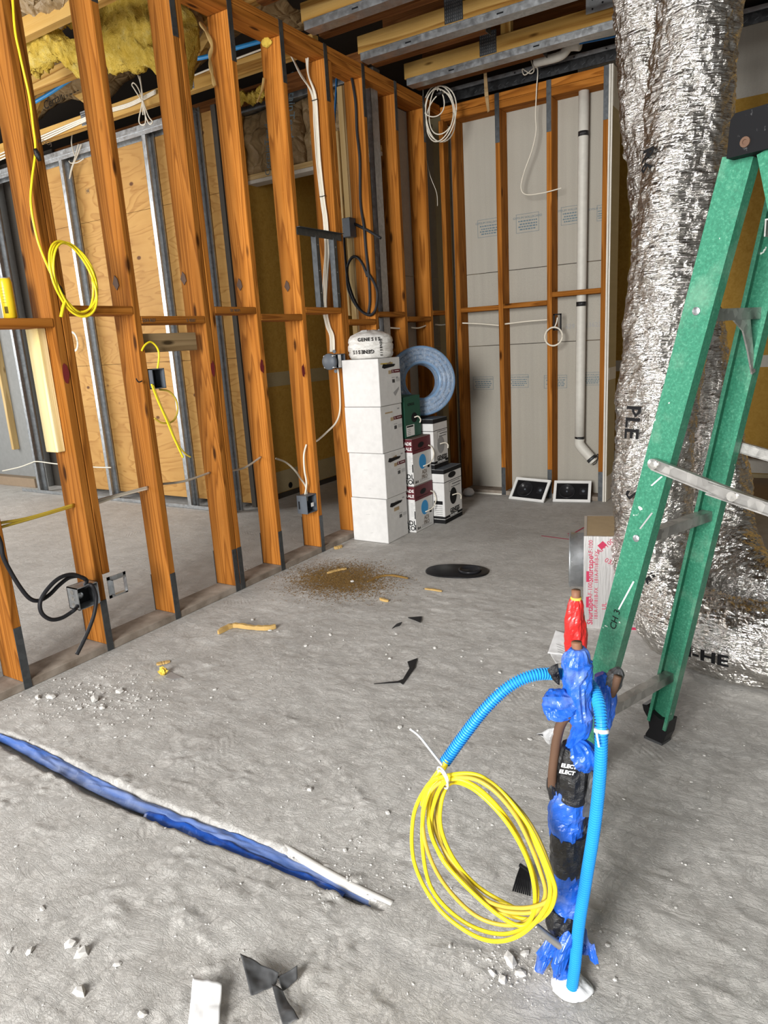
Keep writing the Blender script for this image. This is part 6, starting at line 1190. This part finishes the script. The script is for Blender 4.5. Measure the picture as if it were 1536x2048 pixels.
def sliver(name, pts, w_, h_, mat, label, cat='wood scrap', jag=0.25):
    P = [PZ(x, y) for x, y in pts]; S_ = spline(P, 6); mb = MB(); V = []; F = []
    zb = max(floor_z(p.x, p.y) for p in S_) + 0.001
    for i, p in enumerate(S_):
        d = (S_[min(i + 1, len(S_) - 1)] - S_[max(i - 1, 0)]).normalized(); s_ = Vector((-d.y, d.x, 0)); f_ = 1 + jag * fbm((i * 0.7, w_ * 99, 1), 2); te = 0.45 + 0.55 * min(1, min(i, len(S_) - 1 - i) / 3)
        for a, b in ((-1, 0), (1, 0), (0.8, 1), (-0.6, 1)): V.append(p + s_ * (a * w_ * f_ * te) + Vector((0, 0, zb + b * h_ * f_)))
    for i in range(len(S_) - 1):
        for j in range(4): F.append((i * 4 + j, i * 4 + (j + 1) % 4, (i + 1) * 4 + (j + 1) % 4, (i + 1) * 4 + j))
    F.append((3, 2, 1, 0)); F.append(tuple((len(S_) - 1) * 4 + j for j in range(4))); mb.add(V, F); return thing(mb, name, mat, label, cat)
sliver('bent_splinter', [(437, 1270), (466, 1256), (500, 1259), (530, 1261), (552, 1258)], 0.012, 0.018, 'splinter', 'bent golden wood splinter lying on the floor at left centre')
sliver('wood_sliver', [(655, 1148), (675, 1142), (693, 1139)], 0.012, 0.008, 'splinter', 'short straight wood sliver in the sawdust patch')
sliver('wood_sliver', [(735, 1166), (760, 1155), (785, 1153), (816, 1159)], 0.008, 0.008, 'sawdust', 'long curved wood sliver at the right of the sawdust')
sliver('wood_sliver', [(850, 1179), (868, 1181), (884, 1184)], 0.01, 0.006, 'splinter', 'small wood sliver below the black oval cover')
sliver('wood_sliver', [(668, 1098), (676, 1097), (684, 1094)], 0.014, 0.014, 'splinter', 'tan wood chip at the foot of the white cartons')
sliver('wood_sliver', [(760, 1199), (768, 1202), (777, 1204)], 0.01, 0.01, 'splinter', 'tan wood chip just below the sawdust patch')
sliver('wood_chip', [(313, 1330), (325, 1327), (340, 1324)], 0.014, 0.005, 'splinter', 'flat tan wood chip beside the yellow foam crumb')
mb = MB(); c_ = PZ(327, 1350); 
mb.sheet(lambda u, v: c_ + Vector((math.cos(u * 6.283) * math.sin(v * 3.1416), math.sin(u * 6.283) * math.sin(v * 3.1416), 0.9 - 0.9 * math.cos(v * 3.1416))) * (0.016 + 0.011 * fbm((math.cos(u * 6.283) * 2.5, math.sin(u * 6.283) * 2.5, v * 5), 3)), 18, 10); thing(mb, 'foam_crumb', 'foam_yellow', 'lumpy yellow foam crumb on the floor at left', 'foam')
flat('clear_scrap', [(330, 1356), (341, 1344), (365, 1356), (345, 1360)], 0.001, 'grey_film', 'clear plastic scrap beside the yellow foam crumb', 'plastic scrap')
# torn white paper and black scraps at the lower edge
def psheet(c4, name, mat, label, cat, amp=0.01, lift=0.0, nu=14, nv=14, th=0.0006, seed=0):
    P = [PZ(x, y) for x, y in c4]; mb = MB()
    def fn(u, v):
        a = P[0].lerp(P[1], u); b = P[3].lerp(P[2], u); p = a.lerp(b, v); nz_ = fbm((p.x * 18 + seed, p.y * 18, seed), 3); return Vector((p.x, p.y, 0.012 + max(0.0, lift * (1 - v)) + amp * nz_))
    mb.sheet(fn, nu, nv, th); return thing(mb, name, mat, label, cat, None, True)
psheet([(389, 1975), (447, 1988), (440, 2075), (376, 2075)], 'torn_paper', 'paper', 'torn white paper strip at the bottom edge of the picture', 'paper', 0.006, 0.014)
psheet([(483, 1930), (560, 1966), (552, 1984), (503, 2003)], 'plastic_flake', 'dark_scrap', 'largest dark grey plastic flake near the bottom edge', 'plastic scrap', 0.012, 0.02, seed=4)
psheet([(556, 1968), (597, 1952), (596, 1968), (566, 1990)], 'plastic_flake', 'dark_scrap', 'small dark plastic flake right of the largest one', 'plastic scrap', 0.01, 0.012, seed=7)
psheet([(545, 1985), (566, 1992), (600, 2055), (566, 2062)], 'plastic_flake', 'dark_scrap', 'long dark plastic flake running off the bottom edge', 'plastic scrap', 0.012, 0.01, seed=11)
p_ = psheet([(1112, 1277), (1150, 1290), (1146, 1318), (1095, 1312)], 'instruction_sheet', 'paper', 'white printed instruction sheet lying behind the blue wrapped pipes', 'paper', 0.004, 0.03)
psheet([(1100, 1312), (1124, 1305), (1136, 1326), (1112, 1334)], 'paper_slip', 'paper', 'small blank paper slip below the instruction sheet', 'paper', 0.004, 0.0, seed=3)
for q in range(4):
    a, b = PZ(1112 + q, 1288 + q * 5, 0.034 - q * 0.002), PZ(1136 + q, 1297 + q * 5, 0.034 - q * 0.002); mb = MB(); d = (b - a); s_ = Vector((-d.y, d.x, 0)).normalized(); mb.obox(a, d, s_ * 0.003, (0, 0, 0.0004)); part(mb, 'print_line', 'ink_grey', p_)
# black comb of wire lath by the pipes
e = empty('lath_scrap', PZ(1045, 1785), 'comb like black wire scrap on the floor by the pipes', 'metal scrap')
for q in range(9):
    a, b = PZ(1042 + q * 2.2, 1732 + q * 1.5, 0.03), PZ(1026 + q * 4.2, 1782 + q * 1.2, 0.008); mb = MB(); mb.tube([a, a.lerp(b, 0.5) + Vector((0, 0, 0.004)), b], 0.0022, 6); part(mb, 'tine', 'black_plastic', e)
mb = MB(); mb.tube([PZ(1040, 1730, 0.03), PZ(1063, 1746, 0.03)], 0.005, 8); part(mb, 'spine', 'black_plastic', e)
# chalk marks
mb = MB()
for a, b in (((1082, 1072), (1160, 1082)), ((1140, 1072), (1170, 1055)), ((1135, 1068), (1190, 1068))):
    p, q = PZ(*a, 0.001), PZ(*b, 0.001); d = q - p; s_ = Vector((-d.y, d.x, 0)).normalized() * 0.012; mb.obox(p, d, s_, (0, 0, 0.0006))
part(mb, 'red_chalk_mark', 'ink_red', floor)
# sawdust
mb = MB(); r2 = np.random.default_rng(3); cs = PZ(680, 1158); e1 = (PZ(800, 1158) - PZ(560, 1158)) / 2; e2_ = (PZ(690, 1118) - PZ(690, 1198)) / 2
for q in range(17000):
    a, b = r2.normal(0, 0.40, 2); p = cs + e1 * float(a) + e2_ * float(b); z = floor_z(p.x, p.y) + 0.0006 + 0.003 * max(0, 1 - a * a - b * b) * r2.random(); s_ = r2.uniform(0.002, 0.0058); t = r2.uniform(0, 6.28); dx, dy = s_ * math.cos(t), s_ * math.sin(t); tz = r2.uniform(-.001, .001)
    o = len(mb.v); mb.v += [(p.x - dx, p.y - dy, z), (p.x + dy * .6, p.y - dx * .6, z + tz), (p.x + dx, p.y + dy, z + .0008), (p.x - dy * .6, p.y + dx * .6, z - tz)]; mb.f.append((o, o + 1, o + 2, o + 3))
thing(mb, 'sawdust', 'sawdust', 'patch of brown sawdust on the floor before the cartons', 'sawdust', kind='stuff')
# concrete crumbs
def rock(mb, c_, s_, rnd):
    import itertools
    V = []; ph = (1 + 5 ** .5) / 2
    ico = [(-1, ph, 0), (1, ph, 0), (-1, -ph, 0), (1, -ph, 0), (0, -1, ph), (0, 1, ph), (0, -1, -ph), (0, 1, -ph), (ph, 0, -1), (ph, 0, 1), (-ph, 0, -1), (-ph, 0, 1)]
    F = [(0, 11, 5), (0, 5, 1), (0, 1, 7), (0, 7, 10), (0, 10, 11), (1, 5, 9), (5, 11, 4), (11, 10, 2), (10, 7, 6), (7, 1, 8), (3, 9, 4), (3, 4, 2), (3, 2, 6), (3, 6, 8), (3, 8, 9), (4, 9, 5), (2, 4, 11), (6, 2, 10), (8, 6, 7), (9, 8, 1)]
    sx, sy, sz = s_ * rnd.uniform(.6, 1.3), s_ * rnd.uniform(.6, 1.2), s_ * rnd.uniform(.35, .7); t = rnd.uniform(0, 6.28)
    for x, y, z in ico:
        k_ = rnd.uniform(.72, 1.15) * 0.52; x, y, z = x * k_ * sx, y * k_ * sy, z * k_ * sz; V.append((c_.x + x * math.cos(t) - y * math.sin(t), c_.y + x * math.sin(t) + y * math.cos(t), max(c_.z + z + sz * 0.42, c_.z)))
    mb.add(V, F)
rr = random.Random(5)
big = [(238, 1385, 9), (105, 1397, 14), (190, 1403, 12), (182, 1385, 6), (195, 1374, 6), (276, 1398, 5), (160, 1418, 6), (75, 1398, 8), (100, 1395, 9), (205, 1417, 8), (505, 1240, 6), (540, 1262, 4), (612, 1292, 5), (705, 1165, 6), (780, 1317, 5), (995, 1378, 5), (1000, 1345, 4), (870, 1296, 5), (140, 1890, 14), (165, 1910, 16), (235, 1930, 9), (60, 1905, 10), (85, 1818, 9), (20, 1905, 7), (285, 2030, 14), (160, 1985, 18), (1020, 1920, 20), (1005, 1960, 12), (1050, 1905, 14), (985, 1945, 10), (1040, 1945, 12), (900, 1893, 7), (960, 1900, 5), (1075, 1935, 10), (1215, 1890, 9), (1230, 1960, 7), (800, 1455, 7), (620, 1582, 9), (975, 1585, 4), (1060, 1480, 6), (690, 1702, 7), (775, 1628, 7), (430, 1380, 5), (660, 1268, 4)]
for x, y, s_ in big:
    c_ = PZ(x, y); c_.z = floor_z(c_.x, c_.y); mb = MB(); rock(mb, c_, s_ * dep(c_) / FPX, rr); thing(mb, 'concrete_chip', 'chip', 'pale broken concrete chip lying loose on the slab', 'concrete chip', 'loose concrete chips on the slab')
mb = MB()
for q in range(900):
    k_ = rr.random()
    if k_ < 0.3: c_ = PZ(rr.gauss(190, 90), rr.gauss(1395, 28))
    elif k_ < 0.5: c_ = PZ(rr.gauss(1020, 60), rr.gauss(1930, 35))
    elif k_ < 0.6: c_ = PZ(rr.gauss(700, 80), rr.gauss(1750, 40))
    else: c_ = PZ(rr.uniform(0, 1500), rr.uniform(1250, 2040))
    if not (0.03 < c_.x < 3.3 and 0.5 < c_.y < 3.4): continue
    c_.z = floor_z(c_.x, c_.y); rock(mb, c_, rr.choice([1.4, 2, 2.5, 3.2]) * dep(c_) / FPX, rr)
thing(mb, 'concrete_grit', 'chip', 'scatter of fine pale concrete grit over the slab', 'grit', kind='stuff')
